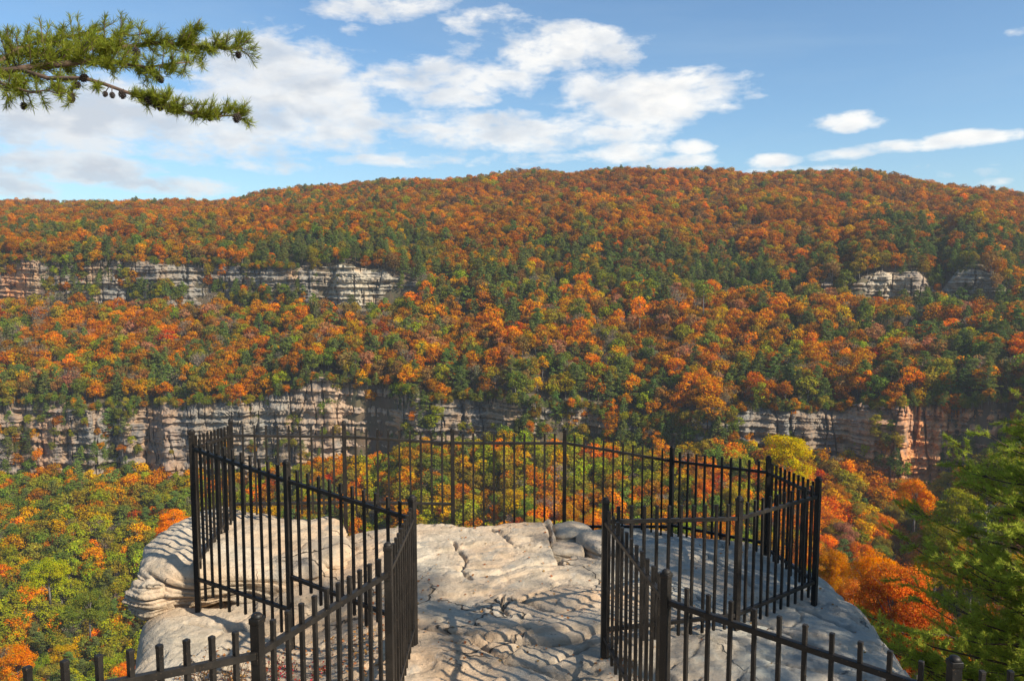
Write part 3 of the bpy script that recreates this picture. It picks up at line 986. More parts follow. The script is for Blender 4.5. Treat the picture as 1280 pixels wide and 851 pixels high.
# ================================================================== the overlook
def crack_field(X, Y):
    """sum of thin grooves (metres of depth)"""
    g = np.zeros_like(X)
    lines = [  # (points in plan), depth, width
        ([(-.62, 8.1), (-.45, 7.7), (-.52, 7.35), (-.38, 7.1)], .05, .02), ([(-.75, 7.4), (-.40, 7.42), (-.1, 7.5)], .035, .015),
        ([(.38, 8.75), (.42, 8.2), (.48, 7.6)], .07, .022), ([(.48, 7.6), (.1, 7.45), (-.3, 7.15)], .04, .018), ([(-.1, 6.75), (-.04, 6.35)], .05, .014),
        ([(.45, 7.1), (.2, 6.75), (-.1, 6.6), (-.3, 6.65)], .045, .018), ([(-.05, 6.7), (.4, 6.45), (.75, 6.5)], .05, .02), ([(-.8, 6.2), (-.2, 5.95), (.3, 5.85), (.8, 6.1)], .06, .03),
        ([(-.3, 5.9), (.0, 5.6), (.5, 5.4)], .05, .025), ([(1.0, 7.8), (1.5, 7.3), (1.9, 6.6), (2.6, 6.0)], .05, .02), ([(1.9, 8.2), (2.4, 7.2), (2.9, 6.5)], .05, .02),
        ([(-2.9, 6.9), (-2.2, 6.75), (-1.3, 6.9), (-.9, 7.2)], .06, .025), ([(1.2, 6.2), (1.9, 5.9), (2.7, 5.7)], .05, .02), ([(-.2, 8.6), (.0, 8.1), (.3, 7.9)], .03, .015)]
    for k, (pts, dep, wid) in enumerate(lines):
        for (ax, ay), (bx, by) in zip(pts, pts[1:]):
            wx = X + .05 * P2.fbm(X * 3 + k, Y * 3, 4); wy = Y + .05 * P3.fbm(X * 3 - k, Y * 3, 4)
            dx, dy = bx - ax, by - ay
            t = np.clip(((wx - ax) * dx + (wy - ay) * dy) / (dx * dx + dy * dy), 0, 1)
            d = np.hypot(wx - ax - t * dx, wy - ay - t * dy)
            g = np.maximum(g, 1.5 * dep * np.exp(-(d / (wid * .8)) ** 2))
    return g


ROCK_EDGE = [(-3.0, 3.6), (-3.05, 5.2), (-3.18, 6.2), (-3.42, 7.1), (-3.3, 8.0), (-2.6, 8.7), (-1.6, 8.95), (-.9, 8.92), (-.2, 8.95), (.3, 9.0), (.62, 9.75), (1.5, 9.8), (2.3, 9.5), (3.0, 8.9), (3.25, 8.0),
             (3.35, 7.2), (3.22, 6.4), (3.0, 5.6), (2.9, 4.6), (3.0, 3.6)]
def edge_dist(X, Y, poly):
    """signed distance to a closed polygon (inside positive)"""
    d = np.full(X.shape, 1e9); ins = np.zeros(X.shape, bool)
    n = len(poly)
    for i in range(n):
        ax, ay = poly[i]; bx, by = poly[(i + 1) % n]
        dx, dy = bx - ax, by - ay
        t = np.clip(((X - ax) * dx + (Y - ay) * dy) / (dx * dx + dy * dy), 0, 1)
        d = np.minimum(d, np.hypot(X - ax - t * dx, Y - ay - t * dy))
        c = ((ay > Y) != (by > Y)) & (X < dx * (Y - ay) / (dy if dy else 1e-9) + ax)
        ins ^= c
    return np.where(ins, d, -d)


def rock_top(X, Y):
    z = -2.90 + 0 * X
    z = z - .085 * np.clip(X - .7, 0, 3) - .10 * sstep(.4, .9, X) * sstep(8.2, 9.3, Y) - .10 * sstep(8.6, 9.5, Y)
    z = z - .24 * sstep(-.75, -1.7, X) * sstep(8.2, 6.2, Y) - .12 * sstep(-1.0, -2.2, X)
    z = z + .055 * P1.fbm(X * .5 + 3, Y * .6, 3) + .014 * P2.fbm(X * 1.8, Y * 2.0, 4)
    # shallow steps between beds of the stone, long in one direction
    s = .9 * X + .35 * Y
    q = .9 * P3.fbm(s * .55, (Y - .35 * X) * 1.1 + 4, 4) * 3.2
    fq = np.floor(q); fr = q - fq
    z = z + .038 * (fq + sstep(.0, .08, fr)) * .7
    q2 = .6 * P4.fbm(X * .9 + .3 * P1.fbm(X * 2, Y * 2, 3), Y * 1.5, 4) * 7
    f2 = np.floor(q2); z = z + .007 * (f2 + sstep(0, .10, q2 - f2))
    # fine weathering lines following the bedding
    wv = P1.fbm(X * 1.1, Y * 1.6 + 9, 4) * 11 + Y * 2.2
    z = z - .0025 * np.abs(np.sin(wv * 3.1)) ** 6 * (.5 + P2.fbm(X * 2, Y * 2, 2))
    z = z + .0045 * P2.fbm(X * 9, Y * 13, 5, .6) + .003 * P3.fbm(X * 40, Y * 40, 3, .6)
    # block joints
    z = z - crack_field(X, Y)
    z = z - .20 * sstep(.40, .50, X + .06 * P1.fbm(X * 3, Y * 3, 3)) * sstep(7.75, 7.9, Y + .1 * P2.fbm(X * 2, Y * 2, 3)) * sstep(1.25, 1.1, X)
    # plates of broken bedding, each a little higher or lower, parted by open joints
    wx = X * 1.15 + .45 * P1.fbm(X * .9, Y * .9 + 5, 4); wy = Y * 2.0 + .5 * P2.fbm(X * .9 + 8, Y * .9, 4) - .5 * X
    f1, f2, cid = voronoi(wx, wy, 3)
    msk = sstep(-.12, .22, P4.fbm(X * .8 + 2, Y * .8, 3))
    z = z + (.034 * (cid - .5)) * (.35 + .65 * msk) * sstep(0, .06, f2 - f1)
    z = z - .026 * np.exp(-((f2 - f1) / .030) ** 2) * msk * (.4 + cid)
    f1, f2, cid = voronoi(wx * 2.6 + 3, wy * 2.2 + 1, 8)
    msk = sstep(.02, .3, P3.fbm(X * 1.1 + 12, Y * 1.3, 3))
    z = z + .004 * (cid - .5) * msk * sstep(0, .08, f2 - f1) - .002 * np.exp(-((f2 - f1) / .05) ** 2) * msk
    pit = P1.fbm(X * 7, Y * 9, 3); z = z - .012 * sstep(.34, .5, pit)
    z = z - .17 * sstep(-2.1, -2.6, X) * sstep(7.18, 7.36, Y)
    return z


def voronoi(x, y, seed):
    xi = np.floor(x).astype(int); yi = np.floor(y).astype(int)
    f1 = np.full(x.shape, 9.); f2 = np.full(x.shape, 9.); cid = np.zeros(x.shape)
    rr = np.random.RandomState(seed).rand(4096, 3)
    for dx in (-1, 0, 1):
        for dy in (-1, 0, 1):
            h = ((xi + dx) * 73 + (yi + dy) * 269 + 1000003) % 4096
            px_ = xi + dx + rr[h, 0]; py_ = yi + dy + rr[h, 1]
            d = np.hypot(x - px_, y - py_)
            n = d < f1
            f2 = np.where(n, f1, np.minimum(f2, d)); cid = np.where(n, rr[h, 2], cid); f1 = np.where(n, d, f1)
    return f1, f2, cid


gx = np.arange(-4.2, 4.6, .017); gy = np.arange(3.6, 10.9, .017)
GX, GY = np.meshgrid(gx, gy)
ed = edge_dist(GX + .12 * P2.fbm(GX * .9, GY * .9, 4), GY + .12 * P3.fbm(GX * .9, GY * .9, 4), ROCK_EDGE)
top = rock_top(GX, GY)
rnd = .34 + .12 * P1.at(GX * .8, GY * .8)
inn = np.clip(ed / rnd, 0, 1)
# rounded shoulder then a steep, slightly stepped drop
z = top - .26 * (1 - np.sqrt(np.clip(1 - (1 - inn) ** 2, 0, 1)))
dn = np.clip(-ed, 0, 3)
z = z - dn * 7.5 - .9 * sstep(0, .22, dn) - .35 * (np.floor(dn * 5) - dn * 5)
zf = z.copy()
GXX = GX.copy(); GYY = GY.copy()
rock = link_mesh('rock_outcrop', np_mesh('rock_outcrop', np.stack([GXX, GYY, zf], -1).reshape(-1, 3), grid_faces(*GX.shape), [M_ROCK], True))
tag(rock, 'broad flat outcrop of cracked pale sandstone inside the railing', 'rock outcrop', None, 'structure')

def ground_at(x, y):
    a = np.array([[x]]); b = np.array([[y]])
    e = edge_dist(a, b, ROCK_EDGE)[0, 0]
    return float(rock_top(a, b)[0, 0] - .26 * (1 - math.sqrt(max(0, 1 - (1 - min(max(e / .36, 0), 1)) ** 2))))

# bluff carrying the outcrop and the ground the photographer stands on
LEDGE = [(-40, -40), (-40, 1.5), (-14, 2.0), (-7, 3.6), (-3.1, 3.9), (-2.9, 6.5), (-2.3, 8.3), (.2, 8.4), (2.6, 8.4), (2.9, 6.5), (2.7, 4.5), (6, 5.2), (12, 6.0), (20, 7.5), (40, 8), (40, -40)]
bx = np.arange(-46, 46, .35); by = np.arange(-42, 24, .35)
BX, BY = np.meshgrid(bx, by)
be = edge_dist(BX + .8 * P2.fbm(BX * .3, BY * .3, 4) * sstep(3.0, 6, np.abs(BX)), BY + .8 * P3.fbm(BX * .3, BY * .3, 4) * sstep(3.0, 6, np.abs(BX)), LEDGE)
def ledge_top(X, Y):
    z = -1.65 - 1.32 * sstep(.6, 3.0, Y)
    return z + .05 * P1.fbm(X * .8, Y * .8, 4) - .45 * sstep(4.3, 5.0, Y) * sstep(3.2, 2.8, np.abs(X))
bz = ledge_top(BX, BY) + np.where(be < 0, be * 3.2 - 1.2 * sstep(0, .8, -be), 0)
bz = np.maximum(bz, -34 - BY * .2) + .2 * P4.fbm(BX * .5, BY * .5, 5) * sstep(.2, -1, be)
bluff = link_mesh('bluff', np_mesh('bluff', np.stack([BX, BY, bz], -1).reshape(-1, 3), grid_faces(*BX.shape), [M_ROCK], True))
tag(bluff, kind='structure')

# ------------------------------------------------------------------ separate boulders
def boulder(name, loc, dims, rz, seed, label, group=None, power=4.0, strata=0.0, res=40, rough=1.0, undercut=0.0, tilt=(0, 0)):
    bm = bmesh.new()
    bmesh.ops.create_cube(bm, size=2.0)
    bmesh.ops.subdivide_edges(bm, edges=bm.edges, cuts=res, use_grid_fill=True)
    off = Vector((seed * 7.7, seed * 3.1, -seed))
    hx, hy, hz = dims[0] / 2, dims[1] / 2, dims[2] / 2
    for v in bm.verts:
        p = v.co
        n = (abs(p.x) ** power + abs(p.y) ** power + abs(p.z) ** power) ** (1 / power)
        q = p / n
        w_ = Vector((q.x * hx, q.y * hy, q.z * hz))
        nr = Vector((q.x ** 3 / hx if hx else 0, q.y ** 3 / hy, q.z ** 3 / hz))
        if nr.length > 0: nr.normalize()
        f = mn.fractal(w_ * 1.1 + off, 1.0, 2.0, 4) * .13 * rough
        f += mn.fractal(w_ * 5 + off, .9, 2.1, 4) * .022 * rough
        if strata:
            zz = w_.z + .07 * mn.noise(w_ * 1.6 + off) + .12 * w_.x
            s = (zz * 9) % 1.0
            side_ = 1 - min(1, abs(nr.z) * 1.2)
            f -= 1.9 * strata * (math.exp(-((s - .5) / .10) ** 2)) * max(side_, .12) * max(0, .55 + 1.3 * mn.noise(w_ * 1.7 - off))
            f += .5 * strata * (s - .5) * side_
        if undercut:
            f -= undercut * max(0, -q.z) * (1 - abs(nr.z))
        v.co = w_ + nr * f
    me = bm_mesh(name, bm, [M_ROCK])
    o = link_mesh(name, me)
    o.location = loc
    o.rotation_euler = (tilt[0], tilt[1], rz)
    tag(o, label, 'boulder' if 'slab' not in name else 'rock slab', group)
    return o

boulder('rock_slab', (-2.74, 8.10, -3.05), (1.85, 1.72, .50), R(4), 3, 'thick overhanging sandstone slab lying at the left behind the bars', None, 5.0, .06, 96, 1.0, .12, (R(1), R(2)))
boulder('rock_slab', (-3.36, 7.60, -3.10), (.66, .95, .46), R(-12), 8, 'furrowed rounded end block leaning at the left tip of the overhanging slab', None, 3.6, .07, 60, 1.25, .05, (R(3), R(-8)))
boulder('boulder', (.68, 8.66, -3.05), (.46, .40, .34), R(12), 12, 'small blue grey block behind the right end of the bare rock', None, 5, .015, 26, .55)
boulder('boulder', (.57, 8.16, -3.06), (.38, .42, .30), R(-8), 14, 'small square tan block in front of the blue grey one', None, 5, .015, 26, .5)
boulder('boulder', (.97, 8.22, -3.04), (.40, .62, .38), R(20), 17, 'split pale block beside the right railing post', None, 4.5, .02, 26, .6)
boulder('boulder', (-.70, 7.42, -2.955), (.30, .26, .13), R(30), 19, 'low broken lump of stone beside the left entry railing', None, 4, .02, 22, .6)
boulder('boulder', (-1.92, 7.9, -3.0), (.5, .6, .32), R(10), 23, 'small weathered block at the right end of the overhanging slab', None, 4, .03, 26, .7)

# ------------------------------------------------------------------ railing
W_PICK, W_POST, H_RAIL = .0205, .045, .030
# name: px, py of the post top, distance, base level
def P(px, py, Y): return at(px, py, Y)
posts = {}
def post(key, px, py, Y, base=None): posts[key] = (P(px, py, Y), base)
post('a0', 41, 817.5, 2.46)
pA = at(41, 813, 2.46); pB = at(321, 766, 3.3)
dirl = (pA - pB).normalized()
posts['l0'] = (pB + dirl * 1.38 + Vector((0, 0, .02)), -2.62)
posts['l1'] = (pB, -2.86)
post('l2', 484.8, 678, 4.5, -2.98)
post('l3', 515.3, 619, 5.8, -3.02)
post('l4', 358, 574, 6.45, -3.16)
post('l5', 239.2, 536.4, 7.15, -3.14)
post('b0', 288, 523.5, 8.4, -3.0)
post('b1', 429.7, 525.8, 8.8, -3.16)
post('b2', 565.4, 534.5, 9.1, -3.2)
post('b3', 706, 535, 9.3, -3.36)
post('b4', 840.4, 557, 9.2, -3.3)
post('b5', 961, 569.7, 8.3, -3.24)
post('r1', 1023.3, 595.6, 7.1, -3.10)
post('r2', 924.6, 620, 6.25, -3.03)
post('r3', 757, 622, 5.7, -2.93)
post('r4', 833, 711.5, 4.25, -3.0)
post('r5', 1193.8, 819.6, 3.27, -2.95)
pr5 = posts['r5'][0]
posts['r6'] = (pr5 + Vector((1.36, .05, -.03)), -2.95)
# panels: from, to, gaps, lower rail below the post top at each end, picket length under lower rail
panels = [('l0', 'l1', 11, 1.0, 1.0, .11), ('l1', 'l2', 11, 1.0, 1.0, .11), ('l2', 'l3', 11, 1.03, 1.0, .11), ('l3', 'l4', 11, .99, .99, .12), ('l4', 'l5', 11, 1.28, 1.40, .18), ('l5', 'b0', 11, 1.25, 1.0, .12),
          ('b0', 'b1', 10, .93, .93, .12), ('b1', 'b2', 10, .93, .90, .12), ('b2', 'b3', 11, 1.22, 1.19, .10), ('b3', 'b4', 11, 1.19, .97, .12), ('b4', 'b5', 11, .95, .95, .12), ('b5', 'r1', 11, 1.0, .98, .11),
          ('r1', 'r2', 11, .98, .98, .12), ('r2', 'r3', 11, .98, 1.0, .12), ('r3', 'r4', 12, 1.05, 1.03, .11), ('r4', 'r5', 11, 1.02, 1.02, .11), ('r5', 'r6', 11, 1.0, 1.0, .11)]

fence = empty('iron_railing', (0, 7.0, -3.0))
tag(fence, 'black metal picket railing winding around the rock overlook with an entry gap', 'railing')
FB = fence.matrix_world
def fence_child(name, bm, loc, rz, par=fence, base=Vector((0, 7.0, -3.0))):
    me = bm if isinstance(bm, bpy.types.Mesh) else bm_mesh(name, bm, [M_IRON], False)
    o = link_mesh(name, me, par)
    o.location = Vector(loc) - base
    o.rotation_euler = (0, 0, rz)
    return o

def box(bm, x0, x1, y0, y1, z0, z1, bev=0.0):
    r = bmesh.ops.create_cube(bm, size=1)
    bmesh.ops.scale(bm, verts=r['verts'], vec=(x1 - x0, y1 - y0, z1 - z0))
    bmesh.ops.translate(bm, verts=r['verts'], vec=((x0 + x1) / 2, (y0 + y1) / 2, (z0 + z1) / 2))
    if bev:
        es = list({e for v in r['verts'] for e in v.link_edges})
        bmesh.ops.bevel(bm, geom=es, offset=bev, segments=2, profile=.6, affect='EDGES')

def picket_mesh(L):
    bm = bmesh.new(); h = W_PICK / 2
    box(bm, -h, h, -h, h, -L, -.006, .0022)
    # low pressed cap
    box(bm, -h - .0012, h + .0012, -h - .0012, h + .0012, -.018, 0, .004)
    return bm_mesh('picket', bm, [M_IRON], False)

def dome_cap():
    bm = bmesh.new(); h = W_POST / 2 + .003
    box(bm, -h, h, -h, h, -.03, -.004, .003)
    bmesh.ops.create_uvsphere(bm, u_segments=16, v_segments=8, radius=h * .98)
    for v in bm.verts:
        if abs(v.co.z) < h and v.co.z > -.0039 : v.co.z *= .75
    for v in bm.verts:
        v.co.z += .0
    return bm_mesh('post_cap', bm, [M_IRON], True)
cap_me = dome_cap()

order = ['l0', 'l1', 'l2', 'l3', 'l4', 'l5', 'b0', 'b1', 'b2', 'b3', 'b4', 'b5', 'r1', 'r2', 'r3', 'r4', 'r5', 'r6']
def panel_dir(a, b):
    d = posts[b][0] - posts[a][0]
    return math.atan2(d.y, d.x)
for i, kx in enumerate(order):
    top, base = posts[kx]
    g = base
    L = top.z - g + .10
    a = panel_dir(order[i], order[i + 1]) if i < len(order) - 1 else panel_dir(order[i - 1], order[i])
    bm = bmesh.new(); h = W_POST / 2
    box(bm, -h, h, -h, h, -L, -.018, .003)
    # rail brackets
    for dz in (-.19,):
        box(bm, -h - .004, h + .004, -h * .7, h * .7, dz - .028, dz + .028, .002)
    po = fence_child('post', bm, top, a)
    c = link_mesh('post_cap', cap_me, po); c.location = (0, 0, -.014)

allp = []
for (ka, kb, n, la, lb, ext) in panels:
    A, B = posts[ka][0], posts[kb][0]
    a = panel_dir(ka, kb)
    tr = (B - A)
    hl = math.hypot(tr.x, tr.y)
    ux = Vector((tr.x / hl, tr.y / hl, 0))
    for nm, da, db in (('top_rail', .18, .18), ('bottom_rail', la, lb)):
        p, q = A + Vector((0, 0, -da)) + ux * (W_POST / 2 - .002), B + Vector((0, 0, -db)) - ux * (W_POST / 2 - .002)
        d = q - p
        bm = bmesh.new()
        hw = H_RAIL / 2
        box(bm, 0, d.length, -.0145, .0145, -hw, hw, .002)
        M_ = Matrix.Rotation(-math.asin(d.z / d.length), 4, 'Y')
        bmesh.ops.transform(bm, matrix=M_, verts=bm.verts)
        fence_child(nm, bm, p, a)
    for k in range(1, n):
        t = k / n
        top = A.lerp(B, t) + Vector((0, 0, -.065 + random.Random(k * 7 + int(A.x * 100)).uniform(-.003, .003)))
        low = la + (lb - la) * t
        L = low - .065 + ext
        if ka == 'l4' or kb == 'l4':
            L += .05 * math.sin(k * 1.9)
        # cut to follow the stone
        g = ground_at(top.x, top.y)
        if edge_dist(np.array([[top.x]]), np.array([[top.y]]), ROCK_EDGE)[0, 0] > .2 and top.z - L < g + .01:
            L = max(.5, top.z - g - .012)
        allp.append((top, a, L))
PX_ = [(1 / tp[0].y, tp) for tp in allp if abs(proj(*tp[0])[0] - 640) < 680 and proj(*tp[0])[1] < 851]
PX_.sort(key=lambda q: -q[0])
near100 = [q[1] for q in PX_[:100]]
ids = {id(q) for q in near100}
cache = {}
for (top, a, L) in near100:
    Lr = round(L, 2)
    if Lr not in cache: cache[Lr] = picket_mesh(Lr)
    pk_ = fence_child('picket', cache[Lr], top, a)
    rr_ = random.Random(int(top.x * 1000) + int(top.y * 777)); pk_.rotation_euler = (rr_.gauss(0, .0022), rr_.gauss(0, .0035), a + rr_.gauss(0, .03))
V, F = [], []
for tp in allp:
    if id(tp) in ids: continue
    top, a, L = tp
    h = W_PICK / 2
    ca, sa = math.cos(a), math.sin(a)
    b0 = len(V)
    for zz, hh in ((-L, h), (-.004, h), (0, h * .8)):
        for (x, y) in ((-hh, -hh), (hh, -hh), (hh, hh), (-hh, hh)):
            V.append((top.x + x * ca - y * sa, top.y - 7 + x * sa + y * ca, top.z + 3 + zz))
    for r_ in range(2):
        for j in range(4):
            F.append((b0 + r_ * 4 + j, b0 + r_ * 4 + (j + 1) % 4, b0 + r_ * 4 + 4 + (j + 1) % 4, b0 + r_ * 4 + 4 + j))
    F.append((b0 + 8, b0 + 9, b0 + 10, b0 + 11)); F.append((b0 + 3, b0 + 2, b0 + 1, b0))
pk = link_mesh('pickets', np_mesh('pickets', V, F, [M_IRON]), fence)
pk['kind'] = 'stuff'

# ------------------------------------------------------------------ pine bough with needle tufts
def needle_tufts(ends, n_each, length, width, rng, up=.25):
    """ends: list of (pos, dir, spread); thin needle blades radiating from twig ends"""
    E = np.array([tuple(e[0]) for e in ends]); D = np.array([tuple(e[1]) for e in ends])
    n = len(E) * n_each
    idx = np.repeat(np.arange(len(E)), n_each)
    d = D[idx] * .75 + rng.normal(size=(n, 3)) * .55
    d[:, 2] += up
    d /= np.linalg.norm(d, axis=1, keepdims=True)
    p0 = E[idx] - D[idx] * (rng.uniform(0, 1.2, (n, 1)) * length)
    L = length * rng.uniform(.65, 1.15, (n, 1))
    s = np.cross(d, rng.normal(size=(n, 3))); s /= np.maximum(np.linalg.norm(s, axis=1, keepdims=True), 1e-6)
    w_ = width
    v = np.stack([p0 - s * w_ * .4, p0 + s * w_ * .4, p0 + d * L * .6 + s * w_ * .5, p0 + d * L, p0 + d * L * .6 - s * w_ * .5], 1).reshape(-1, 3)
    f = np.arange(5 * n).reshape(-1, 5)
    return v, f

def cone_mesh(rng, s=.03):
    v, f = [], []
    nsc = 46
    for i in range(nsc):
        t = i / nsc
        a = i * 2.399
        r = s * (math.sin(math.pi * (t * .85 + .12)) ** .8) * .85
        z = -s * 2.2 * t
        c = Vector((math.cos(a) * r, math.sin(a) * r, z))
        o_ = Vector((math.cos(a), math.sin(a), -.25)) * s * .42
        tt = Vector((-math.sin(a), math.cos(a), 0)) * s * .34
        b = len(v)
        core = Vector((0, 0, z + s * .2))
        v += [core - tt * .5, core + tt * .5, c + tt + o_ * .2, c + o_, c - tt + o_ * .2, c + o_ * .3 + Vector((0, 0, s * .28))]
        f += [(b, b + 1, b + 2, b + 5), (b, b + 5, b + 4, b), (b + 5, b + 2, b + 3, b + 4)]
    f = [tuple(x) for x in f]
    me = bpy.data.meshes.new('pine_cone')
    me.from_pydata([tuple(x) for x in v], [], [tuple(dict.fromkeys(x)) for x in f])
    me.materials.append(M_CONE); me.update()
    return me

rngb = np.random.RandomState(21)
pineL = empty('pine_tree', (-5.2, 2.6, -3.2))
tag(pineL, 'pine reaching in from the left with green needle tufts and dark cones against sky', 'pine tree')
bm = bmesh.new()
tube(bm, [(-5.2, 2.6, -3.6), (-5.15, 2.6, -1), (-5.0, 2.7, 2.0), (-4.9, 2.75, 5.0), (-4.8, 2.8, 8.0)], [.22, .19, .16, .11, .04], 12)
M0 = Matrix.Translation((5.2, -2.6, 3.2))
bmesh.ops.transform(bm, matrix=M0, verts=bm.verts)
link_mesh('trunk', bm_mesh('trunk', bm, [M_PINEBARK]), pineL)

limbs = []
def lp(px, py, Y): return at(px, py, Y)
upper = [Vector((-5.0, 2.7, .9)), Vector((-4.1, 3.7, 1.0)), lp(-20, 93, 4.4), lp(40, 84, 4.45), lp(80, 80, 4.5), lp(118, 76, 4.55), lp(150, 60, 4.6), lp(190, 54, 4.62), lp(232, 56, 4.6), lp(268, 60, 4.6), lp(303, 60, 4.62)]
lower = [lp(20, 86, 4.45), lp(60, 98, 4.4), lp(105, 98, 4.35), lp(132, 106, 4.32), lp(165, 118, 4.3), lp(200, 130, 4.3), lp(236, 141, 4.3), lp(264, 146, 4.3), lp(300, 144, 4.32)]
mid = [lp(118, 76, 4.55), lp(150, 80, 4.45), lp(185, 84, 4.4), lp(215, 80, 4.4), lp(238, 78, 4.42)]
back = [lp(-20, 93, 4.4), lp(20, 62, 4.6), lp(60, 50, 4.7), lp(95, 44, 4.8), lp(115, 42, 4.85)]
back2 = [lp(60, 82, 4.5), lp(95, 62, 4.7), lp(130, 50, 4.8), lp(160, 42, 4.85)]
low2 = [lp(-20, 93, 4.4), lp(10, 108, 4.2), lp(40, 116, 4.15), lp(62, 112, 4.12)]
low3 = [lp(60, 98, 4.4), lp(80, 112, 4.35), lp(98, 122, 4.3)]
tipup = [lp(225, 56, 4.6), lp(240, 40, 4.6), lp(250, 24, 4.6)]
bm = bmesh.new()
def limb(pts, r0, r1):
    n = len(pts)
    tube(bm, pts, [r0 + (r1 - r0) * i / (n - 1) for i in range(n)], 7)
limb(upper[:3], .06, .032); limb(upper[2:], .020, .0045); limb(lower, .013, .004); limb(mid, .009, .003); limb(back, .012, .003); limb(back2, .008, .003); limb(low2, .010, .003); limb(low3, .006, .002); limb(tipup, .006, .002)
ends = []
def twigs(pts, per, length, dens=1.0, upb=.35, t0=0.0, down=0.0):
    for (a, b) in zip(pts, pts[1:]):
        seg = b - a
        n = max(1, int(seg.length * per))
        for i in range(n):
            t = rngb.uniform(0, 1)
            p = a.lerp(b, t)
            d = seg.normalized() * .8 + Vector(rngb.normal(size=3)) * .65 + Vector((0, 0, upb - (down if rngb.rand() < .3 else 0)))
            d.normalize()
            L = length * rngb.uniform(.4, 1.1)
            q = p + d * L
            mid_ = p.lerp(q, .5) + Vector((0, 0, -.01))
            tube(bm, [p, mid_, q], [.0035, .0025, .0015], 4)
            ends.append((q, d))
            if rngb.rand() < .75 * dens:
                ends.append((mid_, d))
            for _ in range(2):
                if rngb.rand() < .6 * dens:
                    d2 = (d + Vector(rngb.normal(size=3)) * .7).normalized()
                    q2 = mid_ + d2 * L * .5
                    tube(bm, [mid_, q2], [.002, .001], 3)
                    ends.append((q2, d2))
twigs(upper[2:6], 85, .22, 1.0, .35)
twigs(upper[5:], 70, .13, 1.0, .3)
twigs(mid, 50, .11, 1.0, .2)
twigs(back, 85, .16, 1.0, -.1)
twigs(back2, 65, .14, 1.0, -.1)
twigs(lower[:4], 16, .10, .7, .0, down=.8)
twigs(lower[4:], 80, .085, 1, .8)
twigs(low2, 40, .12, .8, .05, down=.7)
twigs(low3, 24, .10, .8, -.5)
twigs(tipup, 34, .06, 1.0, .5)
twigs([lp(250, 60, 4.6), lp(255, 75, 4.55), lp(250, 86, 4.5)], 20, .06, .6, -.2)
twigs([lp(185, 84, 4.4), lp(205, 92, 4.4), lp(225, 88, 4.4)], 26, .08, .8, 0)
bmesh.ops.transform(bm, matrix=M0, verts=bm.verts)
bough = link_mesh('bough', bm_mesh('bough', bm, [M_PINEBARK]), pineL)
v, f = needle_tufts(ends, 46, .046, .0023, rngb)
v = v + np.array([5.2, -2.6, 3.2])
link_mesh('needles', np_mesh('needles', v, f, [M_NEEDLE]), bough)
cones_at = [(30, 132, 4.2), (88, 122, 4.3), (98, 106, 4.33), (108, 98, 4.35), (140, 119, 4.3), (152, 117, 4.3), (188, 125, 4.28), (193, 129, 4.3), (202, 133, 4.3), (213, 134, 4.3), (168, 64, 4.55), (199, 98, 4.38), (298, 68, 4.6), (297, 146, 4.3), (262, 148, 4.3),
            (132, 118, 4.3), (174, 122, 4.3), (10, 108, 4.25)]
cm = cone_mesh(rngb)
LIMBS = [upper, lower, mid, back, back2, low2, low3, tipup]
bm2 = bmesh.new()
for (cx, cy, cd) in cones_at:
    p = lp(cx, cy - 3, cd)
    best = min((((a.lerp(b, t) - p).length, a.lerp(b, t)) for L_ in LIMBS for a, b in zip(L_, L_[1:]) for t in (0, .25, .5, .75, 1)), key=lambda q: q[0])[1]
    tube(bm2, [best, best.lerp(p, .5) + Vector((0, 0, .012)), p], [.0035, .003, .0025], 5)
bmesh.ops.transform(bm2, matrix=M0, verts=bm2.verts)
link_mesh('cone_stalks', bm_mesh('cone_stalks', bm2, [M_PINEBARK]), bough)
for k, (cx, cy, cd) in enumerate(cones_at):
    c = link_mesh('pine_cone', cm, bough)
    p = lp(cx, cy - 3, cd) + Vector((5.2, -2.6, 3.2))
    c.location = p
    c.rotation_euler = (rngb.uniform(-.6, .6), rngb.uniform(-.6, .6), rngb.uniform(0, 6))
    s = rngb.uniform(.42, .7); c.scale = (s, s, s)

